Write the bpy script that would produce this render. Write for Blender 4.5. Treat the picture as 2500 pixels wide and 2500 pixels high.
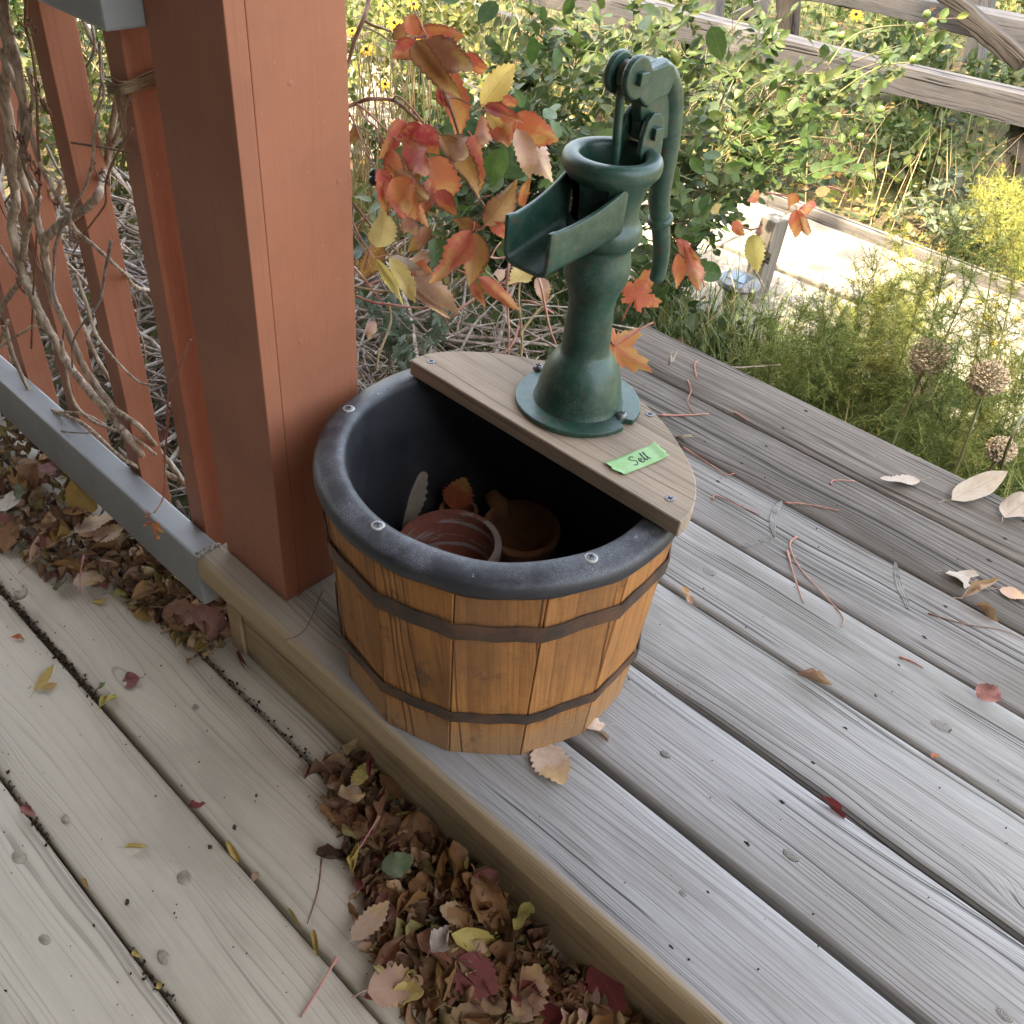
import bpy, bmesh, math, random
import numpy as np
from mathutils import Vector, Matrix, Euler, Quaternion

random.seed(7)
rng = np.random.default_rng(7)
for o in list(bpy.data.objects):
    bpy.data.objects.remove(o)
scene = bpy.context.scene
COL = scene.collection
PI = math.pi

# ------------------------------------------------------------------ camera
FPX = 2298.888
CC = np.array([0.890015, -0.429693, 0.880856])
RR = np.array([[0.7256613, -0.4827463, 0.4902770],
               [0.6836053, 0.4249630, -0.5933719],
               [0.0780985, 0.7657431, 0.6383872]])
cam_d = bpy.data.cameras.new('camera')
cam_d.sensor_width = 36.0
cam_d.lens = FPX / 2500.0 * 36.0
cam_d.clip_start = 0.02
cam_d.clip_end = 400
cam = bpy.data.objects.new('camera', cam_d)
COL.objects.link(cam)
M = Matrix.Identity(4)
for i in range(3):
    for j in range(3):
        M[i][j] = RR[i, j]
    M[i][3] = CC[i]
cam.matrix_world = M
scene.camera = cam

# ------------------------------------------------------------------ sky, sun, exposure
SUN_EL = math.radians(67)
SUN_AZ = math.radians(188)     # compass direction the light comes from, clockwise from +Y
world = bpy.data.worlds.new('World')
scene.world = world
world.use_nodes = True
wn = world.node_tree.nodes
wl = world.node_tree.links
bg = wn['Background']
sky = wn.new('ShaderNodeTexSky')
sky.sky_type = 'NISHITA'
sky.sun_disc = False
sky.sun_elevation = SUN_EL
sky.sun_rotation = SUN_AZ
sky.air_density = 1.0
sky.dust_density = 5.0
sky.ozone_density = 1.0
wl.new(sky.outputs['Color'], bg.inputs['Color'])
bg.inputs['Strength'].default_value = 0.15
sun_d = bpy.data.lights.new('sun', 'SUN')
sun_d.energy = 2.0
sun_d.angle = math.radians(0.5)
sun_d.color = (1.0, 0.93, 0.82)
sun = bpy.data.objects.new('sun', sun_d)
COL.objects.link(sun)
sdir = Vector((math.sin(SUN_AZ) * math.cos(SUN_EL), math.cos(SUN_AZ) * math.cos(SUN_EL), math.sin(SUN_EL)))
sun.rotation_euler = sdir.to_track_quat('Z', 'Y').to_euler()
sun.location = (0, -6, 8)
scene.view_settings.view_transform = 'Standard'
scene.view_settings.look = 'None'
scene.view_settings.gamma = 1.0
scene.view_settings.exposure = 3.76
scene.view_settings.use_curve_mapping = False
scene.view_settings.use_white_balance = True      # the phone balanced for open shade
scene.view_settings.white_balance_temperature = 8600
scene.view_settings.white_balance_tint = 10

# ------------------------------------------------------------------ helpers: points
def ray(p):
    return RR @ np.array([(p[0] - 1250) / FPX, -(p[1] - 1250) / FPX, -1.0])
def at(px, py, d):
    return Vector(CC + ray((px, py)) * d)
def onz(px, py, z):
    d = ray((px, py)); return Vector(CC + d * (z - CC[2]) / d[2])
def ony(px, py, y):
    d = ray((px, py)); return Vector(CC + d * (y - CC[1]) / d[1])
CAM = Vector(CC)

# ------------------------------------------------------------------ helpers: objects
def setp(o, label=None, cat=None, group=None, kind=None):
    if label: o['label'] = label
    if cat: o['category'] = cat
    if group: o['group'] = group
    if kind: o['kind'] = kind
    return o
def empty(name, loc=(0, 0, 0), **k):
    o = bpy.data.objects.new(name, None)
    o.empty_display_size = 0.05
    o.location = loc
    COL.objects.link(o)
    return setp(o, **k)
def obj(name, me, mat=None, parent=None, loc=(0, 0, 0), rot=None, world=True, **k):
    """link a mesh; when world is True its coordinates are world ones even under a parent"""
    o = bpy.data.objects.new(name, me)
    COL.objects.link(o)
    o.location = loc
    if rot is not None: o.rotation_euler = rot
    if parent is not None:
        o.parent = parent
        if world:
            q = parent; off = Vector((0, 0, 0))
            while q is not None:
                off += q.location; q = q.parent
            o.location = Vector(loc) - off
    if mat is not None:
        if len(me.materials) == 0: me.materials.append(mat)
    return setp(o, **k)

class MB:
    def __init__(s): s.v = []; s.f = []; s.uv = []
    def add(s, vs, fs):
        b = len(s.v); s.v += [tuple(v) for v in vs]; s.f += [tuple(b + i for i in f) for f in fs]
    def box(s, x0, x1, y0, y1, z0, z1):
        s.add([(x0, y0, z0), (x1, y0, z0), (x1, y1, z0), (x0, y1, z0), (x0, y0, z1), (x1, y0, z1), (x1, y1, z1), (x0, y1, z1)],
              [(0, 3, 2, 1), (4, 5, 6, 7), (0, 1, 5, 4), (1, 2, 6, 5), (2, 3, 7, 6), (3, 0, 4, 7)])
    def tube(s, pts, rad, n=6, cap=True, flat=1.0):
        pts = [Vector(p) for p in pts]
        if not hasattr(rad, '__len__'): rad = [rad] * len(pts)
        ref = Vector((0.31, 0.12, 0.94)).normalized()
        vs = []; fs = []
        prev = None
        for i, p in enumerate(pts):
            t = (pts[min(i + 1, len(pts) - 1)] - pts[max(i - 1, 0)])
            if t.length < 1e-9: t = Vector((0, 0, 1))
            t.normalize()
            if prev is None:
                a = t.cross(ref)
                if a.length < 1e-3: a = t.cross(Vector((1, 0, 0)))
            else:
                a = prev - t * prev.dot(t)
            a.normalize(); prev = a.copy(); b = t.cross(a)
            for k in range(n):
                an = 2 * PI * k / n
                vs.append(p + (a * math.cos(an) + b * math.sin(an) * flat) * rad[i])
        for i in range(len(pts) - 1):
            for k in range(n):
                fs.append((i * n + k, i * n + (k + 1) % n, (i + 1) * n + (k + 1) % n, (i + 1) * n + k))
        if cap:
            fs.append(tuple(reversed(range(n)))); m = (len(pts) - 1) * n
            fs.append(tuple(m + k for k in range(n)))
        s.add(vs, fs)
    def lathe(s, prof, n=48, c=(0, 0, 0), skip=None, a0=0.0, closed=False):
        vs = []; fs = []
        m = len(prof)
        for i, (r, z) in enumerate(prof):
            for k in range(n):
                an = a0 + 2 * PI * k / n
                vs.append((c[0] + r * math.cos(an), c[1] + r * math.sin(an), c[2] + z))
        for i in range(m - 1 + (1 if closed else 0)):
            for k in range(n):
                if skip and skip(i, a0 + 2 * PI * (k + .5) / n): continue
                j = (i + 1) % m
                fs.append((i * n + k, i * n + (k + 1) % n, j * n + (k + 1) % n, j * n + k))
        s.add(vs, fs)
    def prism(s, poly, a, b, fn):
        """poly: 2D points; fn(u, v, w) -> xyz, extruded from w=a to w=b"""
        n = len(poly)
        s.add([fn(u, v, a) for u, v in poly] + [fn(u, v, b) for u, v in poly],
              [tuple(reversed(range(n))), tuple(range(n, 2 * n))] + [(i, (i + 1) % n, n + (i + 1) % n, n + i) for i in range(n)])
    def mesh(s, name, smooth=False, bevel=0, seg=2, angle=None, recalc=True):
        me = bpy.data.meshes.new(name)
        me.from_pydata(s.v, [], s.f)
        bm = bmesh.new(); bm.from_mesh(me)
        if recalc: bmesh.ops.recalc_face_normals(bm, faces=bm.faces)
        if bevel:
            ed = [e for e in bm.edges if len(e.link_faces) == 2 and e.calc_face_angle(0) > 0.5]
            bmesh.ops.bevel(bm, geom=ed, offset=bevel, segments=seg, profile=0.5, affect='EDGES')
        if smooth:
            for f in bm.faces: f.smooth = True
        bm.to_mesh(me); bm.free()
        if smooth and angle is not None:
            me.set_sharp_from_angle(angle=angle)
        me.update()
        return me

def smoothpath(pts, sub=4):
    """Catmull-Rom through the points"""
    P = [Vector(p) for p in pts]
    if len(P) < 3: return P
    out = []
    for i in range(len(P) - 1):
        p0 = P[max(i - 1, 0)]; p1 = P[i]; p2 = P[i + 1]; p3 = P[min(i + 2, len(P) - 1)]
        for k in range(sub):
            t = k / sub
            out.append(0.5 * ((2 * p1) + (p2 - p0) * t + (2 * p0 - 5 * p1 + 4 * p2 - p3) * t * t + (3 * p1 - p0 - 3 * p2 + p3) * t ** 3))
    out.append(P[-1])
    return out

# ------------------------------------------------------------------ helpers: materials
class NT:
    def __init__(s, name):
        s.m = bpy.data.materials.new(name); s.m.use_nodes = True
        s.t = s.m.node_tree; s.b = s.t.nodes['Principled BSDF']; s.out = s.t.nodes['Material Output']
    def n(s, typ, **k):
        nd = s.t.nodes.new('ShaderNode' + typ)
        for a, v in k.items(): setattr(nd, a, v)
        return nd
    def put(s, sock, v):
        if isinstance(v, bpy.types.NodeSocket): s.t.links.new(v, sock)
        elif isinstance(v, (tuple, list)) and sock.type == 'RGBA' and len(v) == 3: sock.default_value = (*v, 1)
        else: sock.default_value = v
    def math(s, op, a, b=0.0, c=0.0, clamp=False):
        nd = s.n('Math', operation=op); nd.use_clamp = clamp
        s.put(nd.inputs[0], a); s.put(nd.inputs[1], b)
        if len(nd.inputs) > 2: s.put(nd.inputs[2], c)
        return nd.outputs[0]
    def mix(s, f, a, b, blend='MIX'):
        nd = s.n('Mix', data_type='RGBA', blend_type=blend)
        s.put(nd.inputs[0], f); s.put(nd.inputs[6], a); s.put(nd.inputs[7], b)
        return nd.outputs[2]
    def noise(s, vec, scale, detail=3, rough=.55, dist=0.0, w=None):
        nd = s.n('TexNoise')
        if w is not None:
            nd.noise_dimensions = '1D'; s.put(nd.inputs['W'], w)
        else: s.put(nd.inputs['Vector'], vec)
        nd.inputs['Scale'].default_value = scale; nd.inputs['Detail'].default_value = detail
        nd.inputs['Roughness'].default_value = rough; nd.inputs['Distortion'].default_value = dist
        return nd.outputs[0]
    def ramp(s, f, stops, interp='LINEAR'):
        nd = s.n('ValToRGB'); cr = nd.color_ramp; cr.interpolation = interp
        while len(cr.elements) < len(stops): cr.elements.new(0.5)
        for e, (p, c) in zip(cr.elements, stops):
            e.position = p; e.color = (*c, 1) if len(c) == 3 else c
        s.put(nd.inputs[0], f)
        return nd.outputs[0]
    def step(s, f, lo, hi):
        nd = s.n('MapRange'); nd.interpolation_type = 'SMOOTHSTEP'
        s.put(nd.inputs[0], f); nd.inputs[1].default_value = lo; nd.inputs[2].default_value = hi
        return nd.outputs[0]
    def mapping(s, vec, scale=(1, 1, 1), loc=(0, 0, 0), rot=(0, 0, 0)):
        nd = s.n('Mapping'); s.put(nd.inputs[0], vec)
        nd.inputs['Scale'].default_value = scale; nd.inputs['Location'].default_value = loc; nd.inputs['Rotation'].default_value = rot
        return nd.outputs[0]
    def coords(s, rnd=20.0):
        tc = s.n('TexCoord'); oi = s.n('ObjectInfo')
        if not rnd: return tc.outputs['Object']
        va = s.n('VectorMath', operation='ADD')
        cx = s.n('CombineXYZ')
        r = s.math('MULTIPLY', oi.outputs['Random'], rnd)
        s.put(cx.inputs[0], r); s.put(cx.inputs[1], s.math('MULTIPLY', r, 1.7)); s.put(cx.inputs[2], s.math('MULTIPLY', r, .6))
        s.put(va.inputs[0], tc.outputs['Object']); s.put(va.inputs[1], cx.outputs[0])
        return va.outputs[0]
    def sep(s, vec):
        nd = s.n('SeparateXYZ'); s.put(nd.inputs[0], vec); return nd.outputs
    def comb(s, x, y, z):
        nd = s.n('CombineXYZ'); s.put(nd.inputs[0], x); s.put(nd.inputs[1], y); s.put(nd.inputs[2], z); return nd.outputs[0]
    def bump(s, h, strength=.3, dist=.002, prev=None):
        nd = s.n('Bump'); nd.inputs['Strength'].default_value = strength; nd.inputs['Distance'].default_value = dist
        s.put(nd.inputs['Height'], h)
        if prev is not None: s.put(nd.inputs['Normal'], prev)
        return nd.outputs[0]
    def done(s, col=None, rough=None, normal=None, metal=None, spec=None):
        if col is not None: s.put(s.b.inputs['Base Color'], col)
        if rough is not None: s.put(s.b.inputs['Roughness'], rough)
        if normal is not None: s.put(s.b.inputs['Normal'], normal)
        if metal is not None: s.put(s.b.inputs['Metallic'], metal)
        if spec is not None: s.put(s.b.inputs['Specular IOR Level'], spec)
        return s.m

def wood(name, light, mid, dark, axis='x', freq=120.0, knot=1.0, crack=0.5, bump=.5, rough=.78, fibre=.25, stain=(0.1, 0.1, 0.09), stainamt=.35, spec=.3, saw=0.0, kscale=(2.2, 6.5), edge=None, foot=None):
    t = NT(name)
    co = t.coords(37.0)
    x, y, z = t.sep(co)[:3]
    if axis == 'z': along, a, b = z, x, y
    elif axis == 'y': along, a, b = y, x, z
    else: along, a, b = x, y, z
    across = t.math('ADD', a, t.math('MULTIPLY', b, 0.83))
    # knots
    kv = t.comb(t.math('MULTIPLY', along, kscale[0]), t.math('MULTIPLY', across, kscale[1]), 0.0)
    vo = t.n('TexVoronoi', voronoi_dimensions='2D'); t.put(vo.inputs['Vector'], kv); vo.inputs['Scale'].default_value = 1.0
    vo.inputs['Randomness'].default_value = .9
    kd = vo.outputs['Distance']
    krand = t.sep(vo.outputs['Color'])[0]
    kmask = t.step(krand, 0.66, 0.72)
    kbul = t.math('MULTIPLY', t.math('EXPONENT', t.math('MULTIPLY', t.math('MULTIPLY', kd, kd), -60.0)), kmask)
    # ring field
    warp = t.noise(t.comb(t.math('MULTIPLY', along, 1.6), t.math('MULTIPLY', across, 7.0), 0.0), 1.0, 2, .5)
    warp2 = t.noise(t.comb(t.math('MULTIPLY', along, 7.0), t.math('MULTIPLY', across, 25.0), 0.0), 1.0, 2, .5)
    g = t.math('ADD', t.math('MULTIPLY', across, freq), t.math('ADD', t.math('MULTIPLY', warp, freq * .055), t.math('MULTIPLY', warp2, freq * .006)))
    g = t.math('ADD', g, t.math('MULTIPLY', kbul, freq * .030 * knot))
    bands = t.noise(None, .35, 3, .6, w=g)
    gg = t.math('ADD', t.math('MULTIPLY', g, .75), t.math('MULTIPLY', t.noise(None, .22, 2, .5, w=g), 3.2))
    fr = t.math('FRACT', gg)
    ln = t.math('MULTIPLY', t.step(fr, .30, .0), t.step(fr, 1.02, .93) if False else 1.0)
    lmod = t.noise(t.comb(t.math('MULTIPLY', along, 2.6), t.math('MULTIPLY', across, 38.0), 1.7), 1.0, 3, .6)
    ln = t.math('MULTIPLY', ln, t.step(lmod, .30, .66))
    lines = t.math('SUBTRACT', t.math('ADD', t.math('MULTIPLY', bands, .55), .30), t.math('MULTIPLY', ln, .40), clamp=True)
    fib = t.noise(t.comb(t.math('MULTIPLY', along, 9.0), t.math('MULTIPLY', across, 420.0), t.math('MULTIPLY', b, 60.0)), 1.0, 3, .65)
    big = t.noise(t.comb(t.math('MULTIPLY', along, 3.2), t.math('MULTIPLY', across, 9.0), 0.0), 1.0, 5, .62)
    col = t.ramp(lines, [(0.20, dark), (0.42, mid), (0.62, light), (0.8, light)])
    col = t.mix(t.math('MULTIPLY', t.step(fib, .44, .62), fibre), col, dark)
    col = t.mix(t.math('MULTIPLY', t.step(big, .42, .68), stainamt), col, stain)
    if edge is not None:
        oc = t.n('TexCoord').outputs['Object']; ey = t.sep(oc)[1]; ex = t.sep(oc)[0]
        ee = t.math('ADD', ey, t.math('MULTIPLY', t.math('SUBTRACT', big, .5), .02))
        fac = t.step(ee, -.056, -.0655)
        far_ = t.math('MULTIPLY', t.step(t.math('ADD', ex, t.math('MULTIPLY', t.math('SUBTRACT', big, .5), .5)), -1.25, -1.55), .55)
        col = t.mix(t.math('MAXIMUM', fac, far_), col, t.mix(lines, edge[1], edge[0]))
    if foot is not None:
        fz = t.sep(t.n('TexCoord').outputs['Object'])[2]
        wearn = t.noise(co, 34.0, 4, .65)
        fm = t.step(t.math('ADD', fz, t.math('MULTIPLY', t.math('SUBTRACT', wearn, .5), .07)), .066, .030)
        col = t.mix(t.math('MULTIPLY', fm, .6), col, foot)
        smut = t.noise(co, 19.0, 5, .68)
        col = t.mix(t.math('MULTIPLY', t.step(smut, .56, .68), .6), col, (.075, .045, .026))
    # drying cracks
    cr = t.noise(None, 1.0, 2, .5, w=t.math('ADD', t.math('MULTIPLY', g, .5), 91.3))
    crm = t.noise(t.comb(t.math('MULTIPLY', along, 2.3), t.math('MULTIPLY', across, 14.0), 3.3), 1.0, 2, .5)
    crk = t.math('MULTIPLY', t.math('MULTIPLY', t.step(t.math('ABSOLUTE', t.math('SUBTRACT', cr, .5)), .022, .004), t.step(crm, .5, .58)), crack)
    col = t.mix(crk, col, tuple(c * .22 for c in dark))
    kcore = t.math('MULTIPLY', t.step(kd, .060, .02), kmask)
    krim = t.math('MULTIPLY', t.math('MULTIPLY', t.step(kd, .070, .056), t.step(kd, .040, .054)), kmask)
    col = t.mix(t.math('MULTIPLY', kcore, .45 * knot), col, dark)
    col = t.mix(t.math('MULTIPLY', krim, .55 * knot), col, tuple(c * .4 for c in dark))
    h = t.math('ADD', t.math('MULTIPLY', lines, .8), t.math('MULTIPLY', fib, .35))
    h = t.math('SUBTRACT', h, t.math('MULTIPLY', crk, 1.2))
    if saw:
        sw = t.noise(t.comb(t.math('MULTIPLY', along, 900.0), t.math('MULTIPLY', across, 60.0), t.math('MULTIPLY', b, 60.0)), 1.0, 2, .6)
        h = t.math('ADD', h, t.math('MULTIPLY', sw, saw))
    nm = t.bump(h, bump, .0016)
    rg = t.math('ADD', rough - .06, t.math('MULTIPLY', big, .15))
    return t.done(col, rg, nm, spec=spec)

def leaf_mat(name, cols, blotch, vein, source='object', transl=.25, rough=.55, bl=.5, edge=None, veinamt=.5, alt=None):
    t = NT(name)
    tc = t.n('TexCoord'); oi = t.n('ObjectInfo'); ge = t.n('NewGeometry')
    rnd = oi.outputs['Random'] if source == 'object' else ge.outputs['Random Per Island']
    uvx, uvy, _ = t.sep(tc.outputs['UV'])[:3]
    n = len(cols)
    base = t.ramp(rnd, [((i + .5) / n, c) for i, c in enumerate(cols)], 'LINEAR')
    off = t.n('VectorMath', operation='ADD')
    t.put(off.inputs[0], t.comb(t.math('MULTIPLY', uvx, 2.2), t.math('MULTIPLY', uvy, 1.3), 0.0)); t.put(off.inputs[1], t.comb(t.math('MULTIPLY', rnd, 91.0), t.math('MULTIPLY', rnd, 53.0), 0.0))
    nz = t.noise(off.outputs[0], 2.2, 5, .62)
    if alt is not None:
        n2 = t.noise(off.outputs[0], 1.1, 3, .55)
        base = t.mix(t.math('MULTIPLY', t.step(t.math('ADD', n2, t.math('MULTIPLY', t.math('SUBTRACT', uvx, .5), .35)), .42, .66), .85), base, alt)
    col = t.mix(t.math('MULTIPLY', t.step(nz, .45, .68), bl), base, blotch)
    sp = t.noise(off.outputs[0], 17.0, 3, .6)
    col = t.mix(t.math('MULTIPLY', t.step(sp, .62, .72), bl * .7), col, tuple(c * .35 for c in blotch))
    av = t.math('ABSOLUTE', t.math('SUBTRACT', uvy, .5))
    mid = t.step(av, .022, .008)
    sv = t.math('ABSOLUTE', t.math('SUBTRACT', t.math('FRACT', t.math('SUBTRACT', t.math('MULTIPLY', uvx, 7.5), t.math('MULTIPLY', av, 3.4))), .5))
    side = t.math('MULTIPLY', t.step(sv, .07, .02), .55)
    vn = t.math('MAXIMUM', mid, side)
    if edge is not None:
        col = t.mix(t.math('MULTIPLY', t.step(t.math('ADD', av, t.math('MULTIPLY', nz, .25)), .46, .6), .75), col, edge)
    col = t.mix(t.math('MULTIPLY', vn, veinamt), col, vein)
    nm = t.bump(t.math('SUBTRACT', t.math('MULTIPLY', nz, .8), t.math('MULTIPLY', vn, .5)), .35, .0015)
    t.done(col, rough, nm, spec=.3)
    if transl:
        tr = t.n('BsdfTranslucent'); t.put(tr.inputs[0], col); t.put(tr.inputs[1], nm)
        ms = t.n('MixShader'); ms.inputs[0].default_value = transl
        t.t.links.new(t.b.outputs[0], ms.inputs[1]); t.t.links.new(tr.outputs[0], ms.inputs[2])
        t.t.links.new(ms.outputs[0], t.out.inputs['Surface'])
    return t.m

def plain(name, col, rough=.6, metal=0.0, var=.25, scale=30.0, bump=.0, spec=.4, source='object', dark=None):
    t = NT(name)
    co = t.coords(13.0)
    nz = t.noise(co, scale, 4, .6)
    d = dark if dark else tuple(c * (1 - 1.4 * var) for c in col)
    c = t.mix(t.step(nz, .3, .72), col, d)
    if source == 'island':
        ge = t.n('NewGeometry')
        c = t.mix(t.math('MULTIPLY', ge.outputs['Random Per Island'], .6), c, d)
    nm = t.bump(nz, bump, .001) if bump else None
    return t.done(c, rough, nm, metal, spec)

MAT = {}
# weathered deck boards: from silvery near the house to dark brown-grey at the outer edge
MAT['deck_a'] = wood('wood_silver_grey', (.325, .312, .298), (.28, .268, .255), (.165, .155, .145), freq=190, fibre=.42, bump=.75, spec=.15, rough=.85, stain=(.20, .182, .155), stainamt=.5, crack=.75)
MAT['deck_n'] = wood('wood_nosing', (.325, .312, .298), (.28, .268, .255), (.165, .155, .145), freq=190, fibre=.42, bump=.75, spec=.15, rough=.85, stain=(.20, .182, .155), stainamt=.5, crack=.75, edge=((.46, .345, .21), (.30, .22, .13)))
MAT['deck_b'] = wood('wood_pale_grey', (.30, .288, .268), (.235, .224, .207), (.12, .112, .10), freq=170, fibre=.35, bump=.65, stain=(.15, .136, .116), stainamt=.6, crack=.8, spec=.2)
MAT['deck_c'] = wood('wood_mid_grey', (.265, .252, .235), (.18, .168, .153), (.075, .068, .06), freq=150, spec=.15, rough=.88, bump=.8, stain=(.115, .103, .088), stainamt=.6, crack=.8, fibre=.4)
MAT['deck_d'] = wood('wood_dark_grey', (.175, .16, .143), (.112, .101, .089), (.046, .041, .035), freq=150, spec=.12, rough=.92, bump=.9, stain=(.078, .069, .058), stainamt=.65, crack=.8, fibre=.5)
MAT['deck_s'] = wood('wood_raised_splinter', (.24, .23, .215), (.17, .162, .15), (.06, .056, .05), axis='x', freq=90, knot=0, bump=.5, spec=.1, rough=.9)
MAT['floor_a'] = wood('wood_sheltered_taupe', (.49, .428, .335), (.445, .388, .302), (.36, .31, .235), freq=150, bump=.25, fibre=.12, stain=(.31, .265, .20), stainamt=.6, crack=.4, rough=.62, knot=.8)
MAT['riser'] = wood('wood_riser_brown', (.50, .37, .225), (.42, .31, .185), (.28, .20, .118), bump=.3, fibre=.2, stain=(.14, .11, .07), stainamt=.5, crack=.4, rough=.7, knot=.7, freq=75)
MAT['lid'] = wood('wood_lid_brown', (.38, .285, .20), (.31, .228, .158), (.175, .125, .084), bump=.45, fibre=.3, stain=(.20, .16, .125), stainamt=.5, crack=.3, knot=.3, freq=70, saw=.7)
MAT['stave'] = wood('wood_stave_orange', (.44, .19, .058), (.375, .155, .046), (.23, .092, .030), axis='z', bump=.8, fibre=.55, stain=(.17, .08, .034), stainamt=.8, foot=(.30, .185, .10), crack=.6, knot=.5, freq=50, rough=.7, saw=1.0, kscale=(2.0, 4.0))
MAT['fence'] = wood('wood_fence_grey', (.14, .138, .137), (.095, .093, .091), (.036, .034, .032), bump=1.0, fibre=.5, crack=1.0, freq=40, stain=(.15, .13, .11), stainamt=.5)
MAT['fence_dark'] = wood('wood_fence_dark', (.085, .07, .055), (.05, .042, .034), (.022, .018, .015), bump=1.0, fibre=.5, crack=1.0, freq=40)
MAT['stake'] = wood('wood_stake', (.20, .18, .155), (.13, .118, .10), (.06, .052, .044), axis='z', bump=.8, freq=60)

def paint(name, col, grain=.15, rough=.5, axis='z', wear=0.0, under=(.3, .25, .2)):
    t = NT(name)
    co = t.coords(11.0)
    x, y, z = t.sep(co)[:3]
    al, a, b = (z, x, y) if axis == 'z' else (x, y, z)
    g = t.noise(t.comb(t.math('MULTIPLY', al, 5.0), t.math('MULTIPLY', a, 170.0), t.math('MULTIPLY', b, 170.0)), 1.0, 4, .62)
    lo = t.noise(co, 9.0, 4, .6)
    c = t.mix(t.step(lo, .3, .75), col, tuple(v * .84 for v in col))
    c = t.mix(t.math('MULTIPLY', t.step(g, .55, .75), grain), c, tuple(v * .55 for v in col))
    sp = t.noise(co, 230.0, 2, .5)
    c = t.mix(t.math('MULTIPLY', t.step(sp, .73, .77), .5), c, tuple(min(1, v * 1.6 + .05) for v in col))
    if wear:
        w = t.step(t.noise(co, 26.0, 5, .7), .67, .70)
        c = t.mix(t.math('MULTIPLY', w, wear), c, under)
    nm = t.bump(t.math('ADD', t.math('MULTIPLY', g, .7), t.math('MULTIPLY', lo, .5)), .12 + grain, .0015)
    r = t.math('ADD', rough, t.math('MULTIPLY', t.math('SUBTRACT', lo, .5), .25))
    return t.done(c, r, nm, spec=.4)
MAT['red'] = paint('paint_terracotta', (.385, .142, .079), .22, .5, wear=.5, under=(.30, .11, .065))
MAT['red_rough'] = paint('paint_terracotta_rough', (.365, .134, .074), .40, .58, wear=.5, under=(.25, .09, .055))
MAT['grey_paint'] = paint('paint_grey', (.26, .27, .265), .10, .48, axis='x', wear=.25, under=(.42, .41, .38))

def green_iron():
    t = NT('green_painted_iron')
    co = t.n('TexCoord').outputs['Object']
    lo = t.noise(co, 26.0, 4, .6)
    c = t.mix(t.step(lo, .3, .7), (.017, .067, .046), (.010, .042, .029))
    dust = t.noise(co, 620.0, 3, .7)
    dm = t.noise(co, 34.0, 4, .65)
    ge = t.n('NewGeometry')
    c = t.mix(t.math('MULTIPLY', t.step(dust, .60, .70), t.math('MULTIPLY', t.step(dm, .38, .60), .8)), c, (.25, .26, .20))
    fd = t.noise(co, 90.0, 4, .6)
    c = t.mix(t.math('MULTIPLY', t.step(fd, .40, .75), .22), c, (.14, .175, .12))
    chip = t.noise(co, 55.0, 5, .72)
    c = t.mix(t.math('MULTIPLY', t.step(chip, .625, .65), .8), c, (.085, .05, .03))
    # rubbed edges
    pt = ge.outputs['Pointiness']
    c = t.mix(t.math('MULTIPLY', t.step(pt, .56, .66), t.math('MULTIPLY', t.step(dm, .35, .6), .6)), c, (.20, .155, .10))
    r = t.math('ADD', .27, t.math('MULTIPLY', dm, .28))
    nm = t.bump(t.math('ADD', lo, t.math('MULTIPLY', t.noise(co, 260.0, 4, .65), .6)), .22, .0012)
    return t.done(c, r, nm, spec=.5)
MAT['green'] = green_iron()

def black_liner():
    t = NT('black_plastic_dusty')
    co = t.n('TexCoord').outputs['Object']
    fine = t.noise(co, 900.0, 3, .6)
    lo = t.noise(co, 22.0, 5, .62)
    sp = t.noise(co, 75.0, 4, .7)
    ge = t.n('NewGeometry')
    nz = t.sep(ge.outputs['Normal'])[2]
    c = t.mix(t.step(lo, .3, .7), (.016, .017, .020), (.030, .031, .034))
    settled = t.step(nz, .25, .95)
    dm = t.math('MULTIPLY', settled, t.math('MULTIPLY', t.step(lo, .33, .7), t.step(fine, .35, .65)))
    c = t.mix(t.math('MULTIPLY', dm, .75), c, (.22, .225, .24))
    c = t.mix(t.math('MULTIPLY', t.step(sp, .66, .72), t.math('ADD', .06, t.math('MULTIPLY', settled, .5))), c, (.36, .35, .33))
    nm = t.bump(t.math('ADD', fine, t.math('MULTIPLY', lo, .6)), .35, .0012)
    return t.done(c, t.math('ADD', .36, t.math('MULTIPLY', lo, .22)), nm, spec=.5)
MAT['liner'] = black_liner()

def rusty_hoop():
    t = NT('rusty_hoop')
    co = t.n('TexCoord').outputs['Object']
    lo = t.noise(co, 18.0, 5, .65); fi = t.noise(co, 160.0, 4, .65)
    c = t.mix(t.step(lo, .35, .68), (.034, .026, .021), (.115, .055, .028))
    c = t.mix(t.math('MULTIPLY', t.step(fi, .5, .75), .4), c, (.06, .04, .03))
    return t.done(c, .62, t.bump(fi, .4, .001), spec=.4)
MAT['hoop'] = rusty_hoop()

def terracotta(name, base, dep, amt):
    t = NT(name)
    co = t.coords(9.0)
    x, y, z = t.sep(co)[:3]
    ring = t.noise(t.comb(t.math('MULTIPLY', x, 9.0), t.math('MULTIPLY', y, 9.0), t.math('MULTIPLY', z, 70.0)), 1.0, 5, .68)
    fi = t.noise(co, 120.0, 4, .65)
    c = t.mix(t.math('MULTIPLY', t.step(fi, .35, .75), .5), base, tuple(v * .6 for v in base))
    c = t.mix(t.math('MULTIPLY', t.step(ring, .52, .60), amt), c, dep)
    return t.done(c, .85, t.bump(t.math('ADD', ring, fi), .4, .0015), spec=.2)
MAT['pot_red'] = terracotta('terracotta_limed', (.27, .092, .06), (.33, .30, .27), .85)
MAT['pot_clay'] = terracotta('terracotta_clay', (.26, .12, .058), (.18, .12, .08), .3)
MAT['zinc'] = plain('zinc_screw', (.25, .25, .25), .5, .6, .4, 260, .3)
MAT['washer'] = plain('nylon_washer', (.50, .48, .44), .5, 0, .2, 300, .1)
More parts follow.
